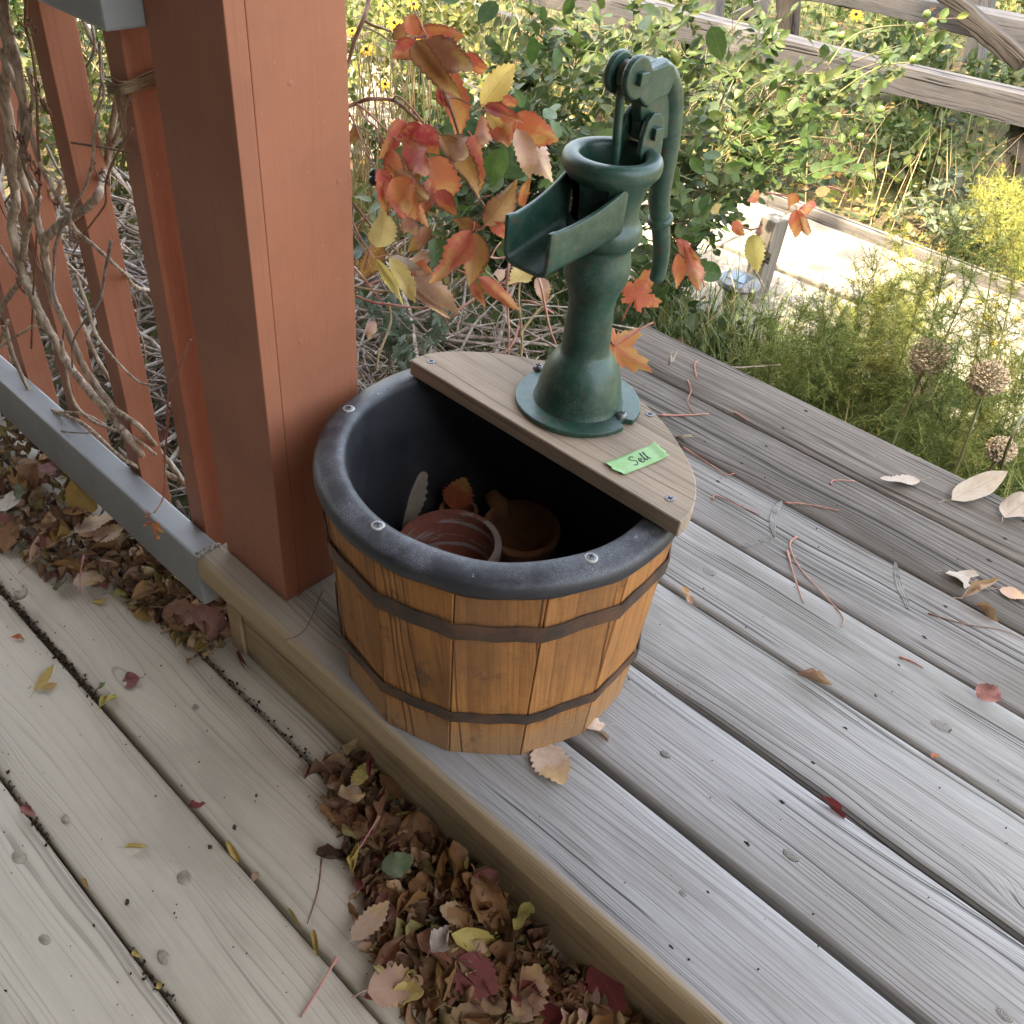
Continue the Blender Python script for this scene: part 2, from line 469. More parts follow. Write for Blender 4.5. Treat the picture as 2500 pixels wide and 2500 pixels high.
MAT['nail'] = plain('nail_hole_dark', (.035, .030, .026), .8, 0, .3, 300, .5)
MAT['slot'] = plain('screw_slot_dark', (.02, .02, .02), .8)
MAT['splinter'] = plain('splintered_wood', (.40, .385, .36), .95, 0, .5, 160, .8, .05, dark=(.22, .205, .185))
MAT['caulk'] = plain('old_caulk', (.45, .42, .36), .8, 0, .3, 90, .8)
MAT['soil'] = None
def soil():
    t = NT('garden_soil')
    co = t.n('TexCoord').outputs['Object']
    a = t.noise(co, 3.0, 5, .6); b = t.noise(co, 60.0, 4, .65); d = t.noise(co, 17.0, 4, .6)
    c = t.mix(t.step(b, .3, .7), (.055, .043, .030), (.11, .085, .055))
    c = t.mix(t.math('MULTIPLY', t.step(a, .40, .62), .7), c, (.06, .085, .03))
    c = t.mix(t.math('MULTIPLY', t.step(d, .58, .66), .6), c, (.30, .22, .07))
    return t.done(c, .95, t.bump(t.math('ADD', b, d), .8, .02), spec=.15)
MAT['soil'] = soil()
def paving():
    t = NT('pale_paving')
    co = t.coords(5.0)
    a = t.noise(co, 4.0, 5, .6); b = t.noise(co, 90.0, 4, .6)
    c = t.mix(t.step(a, .3, .7), (.21, .195, .165), (.155, .143, .12))
    c = t.mix(t.math('MULTIPLY', t.step(b, .5, .75), .4), c, (.28, .25, .20))
    return t.done(c, .9, t.bump(b, .4, .004), spec=.2)
MAT['paving'] = paving()
# leaves
MAT['l_red'] = leaf_mat('leaf_red', [(.30, .035, .030), (.40, .075, .040), (.34, .05, .05), (.44, .12, .05)], (.36, .17, .045), (.42, .05, .07), transl=.3, edge=(.20, .03, .02), alt=(.50, .20, .06))
MAT['l_orange'] = leaf_mat('leaf_orange', [(.48, .12, .05), (.43, .075, .05), (.50, .18, .06), (.40, .09, .055)], (.36, .17, .04), (.48, .10, .09), transl=.35, edge=(.42, .10, .05), alt=(.56, .32, .10))
MAT['l_brown'] = leaf_mat('leaf_brown_gold', [(.28, .12, .04), (.34, .17, .05), (.22, .08, .04), (.30, .15, .06)], (.15, .06, .03), (.34, .07, .05), transl=.25, edge=(.12, .035, .025), alt=(.42, .26, .07))
MAT['l_yellow'] = leaf_mat('leaf_yellow', [(.62, .44, .12), (.58, .47, .20), (.60, .38, .10), (.55, .48, .15)], (.45, .27, .08), (.40, .26, .10), transl=.35, bl=.35)
MAT['l_tan'] = leaf_mat('leaf_tan_pink', [(.48, .30, .21), (.52, .36, .25), (.44, .26, .20), (.55, .40, .30)], (.38, .20, .13), (.55, .36, .28), transl=.2, bl=.4, alt=(.56, .36, .16))
MAT['l_pale'] = leaf_mat('leaf_pale_dry', [(.43, .365, .30), (.40, .325, .255), (.45, .39, .335), (.39, .33, .25)], (.32, .235, .165), (.26, .195, .13), transl=.2, bl=.5, veinamt=.7)
MAT['l_dry'] = leaf_mat('leaf_dry_brown', [(.27, .13, .055), (.36, .21, .10), (.16, .065, .035), (.46, .31, .17), (.23, .09, .055), (.33, .18, .065), (.11, .05, .028), (.29, .14, .05)], (.13, .06, .035), (.36, .22, .13), transl=.12, bl=.55, veinamt=.35)
MAT['l_dryred'] = leaf_mat('leaf_dry_red', [(.22, .045, .045), (.30, .11, .085), (.17, .035, .04), (.33, .15, .12)], (.16, .05, .04), (.38, .15, .12), transl=.12, bl=.5, veinamt=.35)
MAT['l_dryyel'] = leaf_mat('leaf_dry_yellow', [(.46, .33, .10), (.40, .24, .07), (.50, .40, .12), (.36, .33, .10)], (.30, .16, .06), (.46, .36, .15), transl=.2, bl=.5)
MAT['l_drygreen'] = leaf_mat('leaf_dry_green', [(.10, .13, .07), (.17, .22, .08), (.12, .12, .08)], (.20, .15, .08), (.2, .22, .12), transl=.15, bl=.5)
MAT['l_litter'] = leaf_mat('leaf_litter_mixed', [(.22, .11, .055), (.32, .19, .10), (.11, .05, .03), (.40, .28, .13), (.20, .07, .05), (.08, .04, .025), (.30, .25, .09), (.26, .14, .075)], (.10, .05, .03), (.3, .18, .1), source='island', transl=.08, bl=.5, veinamt=.3)
MAT['l_green'] = leaf_mat('leaf_green', [(.037, .082, .017), (.058, .109, .024), (.048, .088, .031), (.075, .129, .034), (.041, .075, .034)], (.12, .17, .05), (.14, .20, .08), transl=.35, rough=.42, bl=.3, veinamt=.3)
MAT['l_green_i'] = leaf_mat('leaf_green_mass', [(.030, .063, .014), (.047, .085, .019), (.066, .099, .028), (.041, .072, .028), (.033, .055, .025), (.088, .110, .028), (.055, .083, .041)], (.12, .16, .05), (.14, .20, .08), source='island', transl=.35, rough=.45, bl=.3, veinamt=.25)
MAT['l_blue_i'] = leaf_mat('leaf_bluegreen_mass', [(.061, .088, .055), (.083, .105, .072), (.050, .077, .039), (.099, .121, .088)], (.16, .2, .12), (.2, .24, .16), source='island', transl=.25, rough=.5, bl=.3, veinamt=.25)
MAT['l_lime_i'] = leaf_mat('leaf_lime_mass', [(.072, .105, .022), (.110, .127, .033), (.050, .083, .019), (.143, .138, .039), (.083, .099, .041), (.044, .066, .022)], (.30, .25, .06), (.28, .32, .12), source='island', transl=.45, rough=.5, bl=.3, veinamt=.2)
MAT['l_fall_i'] = leaf_mat('leaf_fallen_yellow_mass', [(.375, .255, .045), (.315, .180, .045), (.413, .315, .090), (.225, .128, .053), (.360, .285, .150)], (.3, .18, .07), (.45, .35, .2), source='island', transl=.2, bl=.4, veinamt=.2)
MAT['fern'] = plain('feathery_green', (.19, .225, .06), .6, 0, .35, 8, 0, .2, 'island', dark=(.12, .17, .05))
MAT['fern_gold'] = plain('feathery_gold_green', (.27, .25, .065), .6, 0, .35, 8, 0, .2, 'island', dark=(.22, .24, .06))
MAT['grass'] = plain('grass_blade', (.17, .22, .06), .55, 0, .35, 5, 0, .3, 'island', dark=(.06, .10, .03))
MAT['drystem'] = plain('dry_stem_straw', (.42, .34, .19), .7, 0, .35, 40, .2, .2, 'island', dark=(.24, .17, .09))
MAT['bark'] = None
def bark():
    t = NT('vine_bark')
    co = t.n('TexCoord').outputs['Object']
    x, y, z = t.sep(co)[:3]
    a = t.noise(t.comb(t.math('MULTIPLY', x, 130.0), t.math('MULTIPLY', y, 130.0), t.math('MULTIPLY', z, 22.0)), 1.0, 5, .68)
    b = t.noise(co, 14.0, 3, .5)
    c = t.mix(t.step(a, .35, .66), (.24, .165, .115), (.58, .46, .345))
    c = t.mix(t.math('MULTIPLY', t.step(b, .45, .7), .5), c, (.24, .17, .12))
    return t.done(c, .88, t.bump(a, .8, .003), spec=.15)
MAT['bark'] = bark()
MAT['twig'] = plain('dead_twig_grey', (.46, .41, .36), .85, 0, .4, 60, .3, .2, 'island', dark=(.15, .11, .085))
MAT['redstem'] = plain('red_leaf_stalk', (.34, .085, .07), .5, 0, .3, 60, .1, .4, dark=(.34, .17, .10))
MAT['brownstem'] = plain('brown_vine_stem', (.16, .075, .045), .6, 0, .3, 60, .2, .3, dark=(.24, .12, .07))
MAT['pinkstem'] = plain('pink_straw_stem', (.42, .25, .17), .6, 0, .3, 40, .1, .3, dark=(.42, .14, .12))
MAT['greenstem'] = plain('green_cane', (.10, .15, .05), .5, 0, .3, 40, .1, .4, dark=(.16, .10, .06))
MAT['hip'] = plain('green_rose_hip', (.13, .21, .05), .35, 0, .25, 60, 0, .5, dark=(.09, .15, .04))
MAT['sepal'] = plain('dry_sepal', (.20, .10, .05), .8, 0, .3, 100)
MAT['berry'] = plain('black_berry', (.012, .012, .016), .35, 0, .2, 100)
MAT['seed_pale'] = plain('seed_capsule_straw', (.68, .58, .42), .8, 0, .3, 200, .2, .2, 'island', dark=(.38, .29, .19))
MAT['seed_dark'] = plain('seed_black', (.018, .015, .013), .5, 0, .2, 100)
MAT['petal'] = plain('yellow_petal', (.72, .45, .03), .55, 0, .2, 30, 0, .3, 'island', dark=(.60, .30, .02))
MAT['twine'] = plain('jute_twine', (.40, .30, .19), .9, 0, .35, 200, .3, .1, 'island', dark=(.26, .18, .11))
MAT['ink'] = plain('dark_ink', (.012, .014, .03), .6)
MAT['wallboard'] = plain('house_siding', (.055, .042, .032), .8, 0, .15, 4)
MAT['ceiling'] = plain('porch_ceiling_boards', (.08, .06, .045), .8, 0, .15, 4)
MAT['dirt'] = plain('gap_dirt', (.09, .06, .04), .95, 0, .4, 200, .8, .1, 'island', dark=(.03, .02, .015))
def tape_mat():
    t = NT('green_masking_tape')
    co = t.n('TexCoord').outputs['Object']
    a = t.noise(co, 60.0, 4, .6); b = t.noise(t.mapping(co, (900, 60, 60)), 1.0, 2, .6)
    c = t.mix(t.step(a, .35, .7), (.24, .44, .16), (.30, .50, .24))
    return t.done(c, .55, t.bump(t.math('ADD', a, t.math('MULTIPLY', b, .4)), .3, .0008), spec=.35)
MAT['tape'] = tape_mat()

# ================================================================== SETTING
GZ = -0.42
def grid_mesh(name, x0, x1, y0, y1, nx, ny, fz):
    vs = []; fs = []
    for j in range(ny + 1):
        for i in range(nx + 1):
            x = x0 + (x1 - x0) * i / nx; y = y0 + (y1 - y0) * j / ny
            vs.append((x, y, fz(x, y)))
    for j in range(ny):
        for i in range(nx):
            a = j * (nx + 1) + i
            fs.append((a, a + 1, a + nx + 2, a + nx + 1))
    me = bpy.data.meshes.new(name); me.from_pydata(vs, [], fs)
    for p in me.polygons: p.use_smooth = True
    return me
def hills(x, y):
    return GZ - .02 + .025 * math.sin(x * 2.1 + y) * math.sin(y * 1.7 + .4)
bm = MB()
gm = grid_mesh('ground', -7, 7, -3, 11, 90, 90, hills)
obj('ground', gm, MAT['soil'], kind='structure')
far = MB()
far.add([(-90, -90, GZ - .06), (90, -90, GZ - .06), (90, 90, GZ - .06), (-90, 90, GZ - .06)], [(0, 1, 2, 3)])
obj('ground', far.mesh('ground_far'), MAT['soil'], kind='structure')

# garden path of pale slabs, running parallel to the porch
path = empty('path', (-.3, 2.33, GZ), kind='structure')
random.seed(3)
x = -4.6
k = 0
while x < 3.4:
    w = random.uniform(.42, .68)
    for (ya, yb) in ((1.87, 2.33), (2.338, 2.80)):
        m = MB(); d = random.uniform(-.006, .006)
        m.box(x + .006, x + w - .006, ya + random.uniform(0, .012), yb - random.uniform(0, .012), GZ - .05, GZ + .008 + d)
        obj('slab', m.mesh('slab', bevel=.008), MAT['paving'], path)
    x += w; k += 1
m = MB(); m.box(-4.6, 3.4, 2.815, 2.852, GZ - .06, GZ + .045)
obj('edging_board', m.mesh('edging', bevel=.006), MAT['fence'], path)

# house wall and porch roof that shelter the deck (behind and above the photographer)
m = MB(); m.box(-7, 8, -1.45, -1.25, GZ, 2.9)
obj('house_wall', m.mesh('house_wall'), MAT['wallboard'], kind='structure')
m = MB(); m.box(-2.4, 1.9, -1.245, .60, 2.25, 2.37)
obj('porch_roof', m.mesh('porch_roof'), MAT['ceiling'], kind='structure')

SHADE_TREE = True
# ------------------------------------------------------------------ decks
PITCH = .145
def board(name, L, W, T, mat, parent, loc, bev=.007, seed=0, warp=.0012):
    r = random.Random(seed)
    n = 24
    m = MB()
    vs = []; fs = []
    prof = []
    b = bev
    for (py, pz) in [(-W / 2, -T), (-W / 2, -b), (-W / 2 + b * .3, -b * .3), (-W / 2 + b, 0), (-W / 6, .0006), (W / 6, .0006), (W / 2 - b, 0), (W / 2 - b * .3, -b * .3), (W / 2, -b), (W / 2, -T)]:
        prof.append((py, pz))
    k = len(prof); ph = r.uniform(0, 9); cup = r.uniform(-.0012, .0016)
    for i in range(n + 1):
        x = -L / 2 + L * i / n
        dy = warp * math.sin(x * 3.1 + ph); dz = warp * .7 * math.sin(x * 2.3 + ph * 2)
        for (py, pz) in prof:
            c = cup * (2 * py / W) ** 2 if pz > -b * 1.1 else 0
            vs.append((x, py + dy + (r.uniform(-.0005, .0005) if pz > -b * 1.1 else 0), pz + dz + c))
    for i in range(n):
        for j in range(k):
            fs.append((i * k + j, i * k + (j + 1) % k, (i + 1) * k + (j + 1) % k, (i + 1) * k + j))
    fs.append(tuple(range(k))); fs.append(tuple(n * k + j for j in reversed(range(k))))
    m.add(vs, fs)
    me = m.mesh('board', smooth=True, angle=math.radians(50))
    return obj(name, me, mat, parent, loc)

step = empty('deck_platform', (0, 0, 0), kind='structure')
umat = ['deck_n', 'deck_a', 'deck_b', 'deck_b', 'deck_c', 'deck_d', 'deck_d']
ub = []
XL = 3.3
for i in range(7):
    y0 = i * PITCH
    W = PITCH - .0055
    yc = y0 + PITCH / 2 + (0 if i else -.002)
    x0 = [0.0, .012, .006, .010, .004, .008, 0.0][i]
    ub.append(board('board', XL - x0, W, .036, MAT[umat[i]], step, ((XL + x0) / 2, yc, 0), seed=10 + i, bev=.010 if i == 0 else .0062))
m = MB(); m.box(.052, XL, .0257, .060, -.172, -.0375)
obj('riser_board', (lambda me: me)(m.mesh('riser', bevel=.003)), MAT['riser'], step)
m = MB(); m.box(.018, .049, .022, 1.0, -.30, -.0375)
obj('end_board', m.mesh('end_board', bevel=.003), MAT['riser'], step)
for xj in (.372, .755, 1.14, 1.52, 1.9, 2.3, 2.7):
    m = MB(); m.box(xj - .019, xj + .019, .062, .985, -.17, -.0375)
    obj('joist', m.mesh('joist'), MAT['riser'], step)
m = MB(); m.box(.051, XL, .986, 1.010, -.40, -.0375)
obj('fascia_board', m.mesh('fascia', bevel=.003), MAT['fence_dark'], step)

floor = empty('porch_floor', (0, 0, -.172), kind='structure')
lb = []
LX0, LX1 = -2.0, 2.4
for i in range(11):
    y1 = -.0182 - (i - 1) * PITCH
    W = PITCH - .0052
    lb.append(board('board', LX1 - LX0, W, .036, MAT['floor_a'], floor, ((LX0 + LX1) / 2, y1 - PITCH / 2, -.172), seed=40 + i, bev=.0062))
for xj in (-1.5, -1.1, -.7, -.3, .1, .5, .9, 1.3, 1.7, 2.1):
    m = MB(); m.box(xj - .019, xj + .019, -1.45, .11, -.33, -.2095)
    obj('joist', m.mesh('joist'), MAT['riser'], floor)

# nail heads: raised caps, the shade of a sunken dimple put into their colour
def nail_mesh(seed):
    r = random.Random(seed); m = MB(); n = 9
    vs = [(0, 0, .0016)]; ring = []
    for k in range(n):
        a = 2 * PI * k / n
        vs.append((math.cos(a) * .0042 * r.uniform(.5, 1.35), math.sin(a) * .0026 * r.uniform(.5, 1.3), -.0004))
    m.add(vs, [(0, 1 + k, 1 + (k + 1) % n) for k in range(n)])
    return m.mesh('nail', recalc=False)
nails = [nail_mesh(s) for s in range(5)]
random.seed(5)
for i in range(7):
    for xj in (.372, .755, 1.14, 1.52):
        for dy in (.036, .108):
            obj('nail_head', random.choice(nails), MAT['nail'], ub[i], (xj + random.uniform(-.006, .006), i * PITCH + dy + random.uniform(-.006, .006), .0008), (0, 0, random.uniform(-.3, .3)))
for (px, py, k) in [(230, 2260, 3), (311, 2203, 3), (513, 2068, 2), (573, 2019, 2), (15, 2420, 3), (478, 1729, 1), (626, 1943, 1)]:
    p = onz(px, py, -.1718); i = int((-.0182 + PITCH - p.y) / PITCH)
    obj('nail_head', random.choice(nails), MAT['nail'], lb[i], (p.x, p.y, -.1712), (0, 0, random.uniform(-.3, .3)))
# splintered knots standing proud of the boards
def splinter(pts, i, w=.006):
    P = smoothpath([onz(1500 + x * .5176, 700 + y * .5176, .0012) for x, y in pts], 6)
    m = MB(); r = random.Random(int(pts[0][0])); n = len(P)
    vs = []; fs = []; K = 7
    for k in range(n):
        tg = (P[min(k + 1, n - 1)] - P[max(k - 1, 0)]).normalized(); sd = Vector((-tg.y, tg.x, 0))
        env = math.sin(PI * (k + .6) / (n + .2)) ** .6
        for j in range(K):
            o = j / (K - 1) * 2 - 1
            jag = r.uniform(.75, 1.25) if j in (0, K - 1) else 1
            z = -.0012 if j in (0, K - 1) else (.0014 if j % 2 else .0002) * r.uniform(.5, 1)
            vs.append(P[k] + sd * (o * w * env * jag) + Vector((0, 0, z)))
    for k in range(n - 1):
        for j in range(K - 1): fs.append((k * K + j, k * K + j + 1, (k + 1) * K + j + 1, (k + 1) * K + j))
    m.add(vs, fs)
    obj('splinter', m.mesh('splinter', recalc=False), MAT['deck_s'], ub[i])
splinter([(790, 1010), (755, 1060), (745, 1120), (755, 1180)], 4, .0055)
splinter([(735, 1190), (670, 1205), (605, 1225)], 3, .0035)
splinter([(1325, 1300), (1340, 1400), (1370, 1470), (1385, 1520)], 4, .006)

# knots let into the boards
def knot_mat():
    t = NT('board_knot')
    co = t.n('TexCoord').outputs['Object']
    x, y, z = t.sep(co)[:3]
    d = t.math('SQRT', t.math('ADD', t.math('MULTIPLY', x, x), t.math('MULTIPLY', t.math('MULTIPLY', y, y), 2.2)))
    n = t.noise(co, 160.0, 3, .6)
    rg = t.math('FRACT', t.math('ADD', t.math('MULTIPLY', d, 420.0), t.math('MULTIPLY', n, 1.4)))
    c = t.mix(t.step(rg, .1, .7), (.10, .09, .078), (.24, .225, .20))
    c = t.mix(t.step(n, .62, .7), c, (.05, .045, .04))
    return t.done(c, .9, t.bump(rg, .5, .0008), spec=.1)
MAT['knot'] = knot_mat()
MAT['knot_f'] = plain('board_knot_pale', (.36, .31, .24), .8, 0, .35, 120, .4, .2, dark=(.22, .185, .14))
kr = random.Random(91)
for (px, py, i, a, b) in [(c_[0], c_[1], c_[2], c_[3], c_[4]) for c_ in ((1730, 1397, 2, .013, .009), (2300, 1775, 3, .015, .010), (1931, 2090, 1, .011, .006), (1666, 2183, 0, .005, .004), (1625, 1843, 1, .007, .005), (2450, 2478, 1, .010, .006), (449, 2143, -2, .010, .008), (400, 2336, -2, .009, .006), (48, 2094, -3, .013, .008), (160, 2000, -2, .007, .005), (478, 1728, -1, .007, .005), (110, 2295, -3, .010, .006))]:
    z = 0.0 if i >= 0 else -.172
    p = onz(px, py, z); m = MB(); n = 18
    rim = [(math.cos(2 * PI * k / n) * a * kr.uniform(.88, 1.12), math.sin(2 * PI * k / n) * b * kr.uniform(.88, 1.12)) for k in range(n)]
    m.add([(0, 0, .0016)] + [(u * .8, v * .8, .0015) for u, v in rim] + [(u, v, -.0006) for u, v in rim], [(0, 1 + k, 1 + (k + 1) % n) for k in range(n)] + [(1 + k, 1 + n + k, 1 + n + (k + 1) % n, 1 + (k + 1) % n) for k in range(n)])
    par = ub[i] if i >= 0 else lb[int((-.0182 + PITCH - p.y) / PITCH)]
    obj('knot', m.mesh('knot', recalc=False, smooth=True), MAT['knot'] if i >= 0 else MAT['knot_f'], par, (p.x, p.y, z), (0, 0, kr.uniform(-.3, .3)))

# ------------------------------------------------------------------ porch post
NX, NY, RY, LXP = .1454, .039, .166, .0136
PT = 2.25
post = empty('porch_post', (NX - .066, NY + .0635, 0), label='thick terracotta-red boxed porch post standing behind the barrel', cat='post')
m = MB(); m.box(LXP + .002, NX, NY, NY + .0205, .002, PT); obj('casing_board', m.mesh('casing', bevel=.0012), MAT['red_rough'], post)
m = MB(); m.box(NX - .021, NX - .0008, NY + .0212, RY, .0025, PT); obj('casing_board', m.mesh('casing', bevel=.0012), MAT['red'], post)
m = MB(); m.box(LXP + .002, NX - .0215, RY - .020, RY - .0006, .0025, PT); obj('casing_board', m.mesh('casing', bevel=.0012), MAT['red'], post)
m = MB(); m.box(LXP, LXP + .0195, NY + .0209, RY - .0205, .0025, PT); obj('casing_board', m.mesh('casing', bevel=.0012), MAT['red'], post)
# plugged nails on the casing
m = MB(); m.lathe([(0.0002, .00035), (.0026, .00035), (.0030, .0001), (.0034, .00035), (.0038, -.0002)], 14)
plug = m.mesh('plug', smooth=True)
for (y, z) in [(.09, .36), (.135, .20), (.075, .13), (.15, .52), (.10, .62)]:
    obj('nail_plug', plug, MAT['red'], post, (NX - .0009, y, z), (0, PI / 2, 0))
for (x, z) in [(.045, .33), (.125, .06), (.07, .035)]:
    obj('nail_plug', plug, MAT['red_rough'], post, (x, NY, z), (PI / 2, 0, 0))

# ------------------------------------------------------------------ railing
rail = empty('porch_railing', (-.8, .03, 0), label='red baluster railing with grey rails joining the porch post', cat='railing')
m = MB(); m.box(-2.0, -.0015, .0012, .0385, -.092, 0.0); obj('bottom_rail', m.mesh('rail', bevel=.004), MAT['grey_paint'], rail)
m = MB(); m.box(-2.0, LXP + .0005, .0005, .0875, .645, .681); obj('top_rail', m.mesh('rail', bevel=.003), MAT['grey_paint'], rail)
bal = MB(); bal.box(-.0175, .0175, .0395, .0775, -.10, .6445)
balm = bal.mesh('baluster', bevel=.0015)
for xb in (-.056, -.222, -.40, -.575, -.75, -.92, -1.09, -1.26, -1.43):
    obj('baluster', balm, MAT['red_rough'], rail, (xb, 0, 0))
# ragged strip of old sealant where the rail meets the platform
m = MB(); r = random.Random(2)
for i in range(26):
    t = i / 25
    c = Vector((-.004 + r.uniform(-.003, .003), .003 + t * .034, .0008))
    m.tube([c + Vector((-.003, 0, 0)), c + Vector((0, 0, .0015)), c + Vector((.003, .001, -.0004))], [.0012, .0024, .0010], 5)
obj('sealant', m.mesh('sealant', smooth=True), MAT['caulk'], rail)

# ================================================================== BARREL WITH HAND PUMP
BX, BY = .363, .186
barrel = empty('barrel_planter', (BX, BY, 0), label='half barrel planter with black liner and green hand pump on a wooden lid', cat='planter')
NS = 14
A0 = math.radians(-59.7)
dA = 2 * PI / NS
RB0, RT0, ZT = .1795, .1965, .2760
random.seed(12)
for k in range(NS):
    m = MB()
    g = .0055      # half angle of the joint
    hw = dA / 2 - g * .35
    dr = random.uniform(-.0013, .0013)
    vs = []
    nz = 5
    for j in range(nz + 1):
        t = j / nz; z = .001 + ZT * t; ro = (RB0 + (RT0 - RB0) * t) + dr
        ri = ro - .017
        for (rr, s) in ((ro, -1), (ro * math.cos(hw) + (1 - math.cos(hw)) * ro * .22, 0), (ro, 1), (ri, 1), (ri, -1)):
            a = s * hw
            vs.append((rr * math.cos(a), rr * math.sin(a), z))
    fs = []
    for j in range(nz):
        for i in range(5):
            fs.append((j * 5 + i, j * 5 + (i + 1) % 5, (j + 1) * 5 + (i + 1) % 5, (j + 1) * 5 + i))
    fs.append((4, 3, 2, 1, 0)); b = nz * 5; fs.append((b, b + 1, b + 2, b + 3, b + 4))
    m.add(vs, fs)
    obj('stave', m.mesh('stave', bevel=.0012, seg=1), MAT['stave'], barrel, (BX, BY, 0), (0, 0, A0 + dA * (k + .5)))
def hoop(z0, z1, off):
    m = MB(); vs = []; fs = []
    n = NS * 4
    for i in range(n):
        a = A0 + 2 * PI * i / n
        ph = (i % 4) / 4.0
        ang = (ph - .5) * dA if ph > 0 else dA / 2
        for (z, o) in ((z0, off), (z1, off), (z1, 0), (z0, 0)):
            ro = RB0 + (RT0 - RB0) * (z / ZT) + .0008
            fl = ro * math.cos(dA / 2) / math.cos(ang)
            rad = fl * .62 + ro * .38
            rad = max(rad, fl + .0012) + o + .0006 * math.sin(i * 1.7)
            zz = z + .0022 * math.sin(a * 2 + 1) + .0012 * math.sin(i * 2.3)
            vs.append((BX + rad * math.cos(a), BY + rad * math.sin(a), zz))
    for i in range(n):
        for j in range(4):
            fs.append((i * 4 + j, i * 4 + (j + 1) % 4, ((i + 1) % n) * 4 + (j + 1) % 4, ((i + 1) % n) * 4 + j))
    m.add(vs, fs)
    return m.mesh('hoop', smooth=True, angle=math.radians(45))
obj('hoop', hoop(.2045, .2255, .0018), MAT['hoop'], barrel)
obj('hoop', hoop(.0665, .0815, .0018), MAT['hoop'], barrel)
# liner with rolled lip
m = MB()
prof = [(.1950, .2700), (.1995, .2695), (.2010, .2730), (.2010, .2785), (.1996, .2835), (.1965, .2868), (.1915, .2888), (.1840, .2905), (.1770, .2915), (.1715, .2908), (.1682, .2885), (.1664, .284), (.1655, .278),
        (.1635, .262), (.160, .20), (.155, .10), (.151, .035), (.146, .024), (.10, .021), (0.0005, .021)]
r = random.Random(4)
m.lathe(prof, 96, (BX, BY, 0))
me = m.mesh('liner', smooth=True, recalc=True)
for v in me.vertices:
    a = math.atan2(v.co.y - BY, v.co.x - BX)
    if v.co.z > .255:
        v.co.z += .0012 * math.sin(3 * a + 1) + .0007 * math.sin(9 * a) + (.0012 * math.sin(17 * a + 2) if v.co.z < .2705 else 0)
liner = obj('liner', me, MAT['liner'], barrel)
# screws with cup washers on the lip
def screw_parts(parent, p, washer=True, s=1.0, tilt=(0, 0, 0)):
    if washer:
        m = MB(); m.lathe([(.0068 * s, 0), (.0068 * s, .0012), (.0058 * s, .0022), (.0046 * s, .0022)], 20)
        obj('washer', m.mesh('washer', smooth=True, angle=.6), MAT['washer'], parent, p, tilt)
    m = MB(); m.lathe([(.0050 * s, .0014), (.0047 * s, .0026), (.0030 * s, .0031), (.0003, .0033)], 18)
    obj('screw', m.mesh('screw', smooth=True, angle=.7), MAT['zinc'], parent, p, tilt)
    m = MB(); c = .0030 * s; w = .0006 * s
    m.box(-c, c, -w, w, .0031, .0035); m.box(-w, w, -c, c, .00312, .00352)
    e = Euler(tilt); e.rotate_axis('Z', random.uniform(.3, 1.2))
    obj('screw_slot', m.mesh('slot'), MAT['slot'], parent, p, e)
for (x, y) in ((.195, .112), (.366, .008), (.532, .126)):
    screw_parts(liner, (x, y, .2898))
# half-round lid board
LCX, LCY, LA, LBv = .379, .2075, .192, .150
lid_z0, lid_z1 = .2935, .3130
poly = [(LCX + LA, LCY)]
n = 40
for i in range(n + 1):
    a = PI * i / n
    wob = 1 + .004 * math.sin(a * 7) + .003 * math.sin(a * 13 + 1)
    sx = math.copysign(abs(math.cos(a)) ** 1.45, math.cos(a))
    poly.append((LCX + LA * sx * wob, LCY + .001 + LBv * math.sin(a) * wob))
poly = poly[1:]
m = MB(); m.prism(poly, lid_z0, lid_z1, lambda u, v, w: (u, v, w))
lid = obj('lid', m.mesh('lid', bevel=.0012, seg=1), MAT['lid'], barrel)
for (x, y) in ((.206, .225), (.440, .335), (.543, .230)):
    m = MB(); m.lathe([(.0048, .0001), (.0046, .0008), (.0003, .0009)], 18)
    obj('screw', m.mesh('screw', smooth=True, angle=.7), MAT['zinc'], lid, (x, y, lid_z1))
    m = MB(); c = .0026; w = .0006; m.box(-c, c, -w, w, .0008, .0012); m.box(-w, w, -c, c, .00082, .00122)
    obj('screw_slot', m.mesh('slot'), MAT['slot'], lid, (x, y, lid_z1), (0, 0, random.uniform(0, 1.5)))

# ---- the pump: column is the part, the rest are its pieces
PX, PY, PZ = .372, .291, .3132
prof = [(.0500, .0068), (.0488, .0095), (.0478, .012), (.0468, .017), (.0450, .027), (.0430, .036), (.0395, .046), (.0355, .0545), (.0318, .0605), (.0285, .0645), (.0262, .0675), (.0256, .071),
        (.0252, .082), (.0246, .098), (.0240, .112), (.0238, .120), (.0244, .128), (.0268, .136), (.0300, .1445), (.0325, .152), (.0336, .160), (.0332, .168), (.0318, .177), (.0304, .1835), (.0308, .187),
        (.0345, .190), (.0378, .194), (.0390, .200), (.0384, .206), (.0358, .2105), (.0332, .214), (.0324, .220), (.0327, .229), (.0345, .238), (.0372, .246), (.0402, .2525), (.0435, .2565), (.0462, .260),
        (.0474, .2645), (.0474, .269), (.0462, .2725), (.0440, .2745), (.0400, .2755), (.0355, .2750), (.0325, .2735), (.0312, .270), (.0305, .262), (.0290, .248), (.0272, .235), (.0268, .2125), (.0200, .2105), (.0003, .210)]
def skip(i, a):
    d = (a + PI / 2 + PI) % (2 * PI) - PI
    z = (prof[i][1] + prof[i + 1][1]) / 2
    return abs(d) < .62 and .2135 < z < .2525 and i > 28 and not (.2525 < z)
m = MB(); m.lathe(prof, 72, (0, 0, 0), skip, a0=-PI / 2 + PI / 72)
pump = obj('pump', m.mesh('pump', smooth=True), MAT['green'], barrel, (PX, PY, PZ), label='dark green painted cast iron hand water pump')
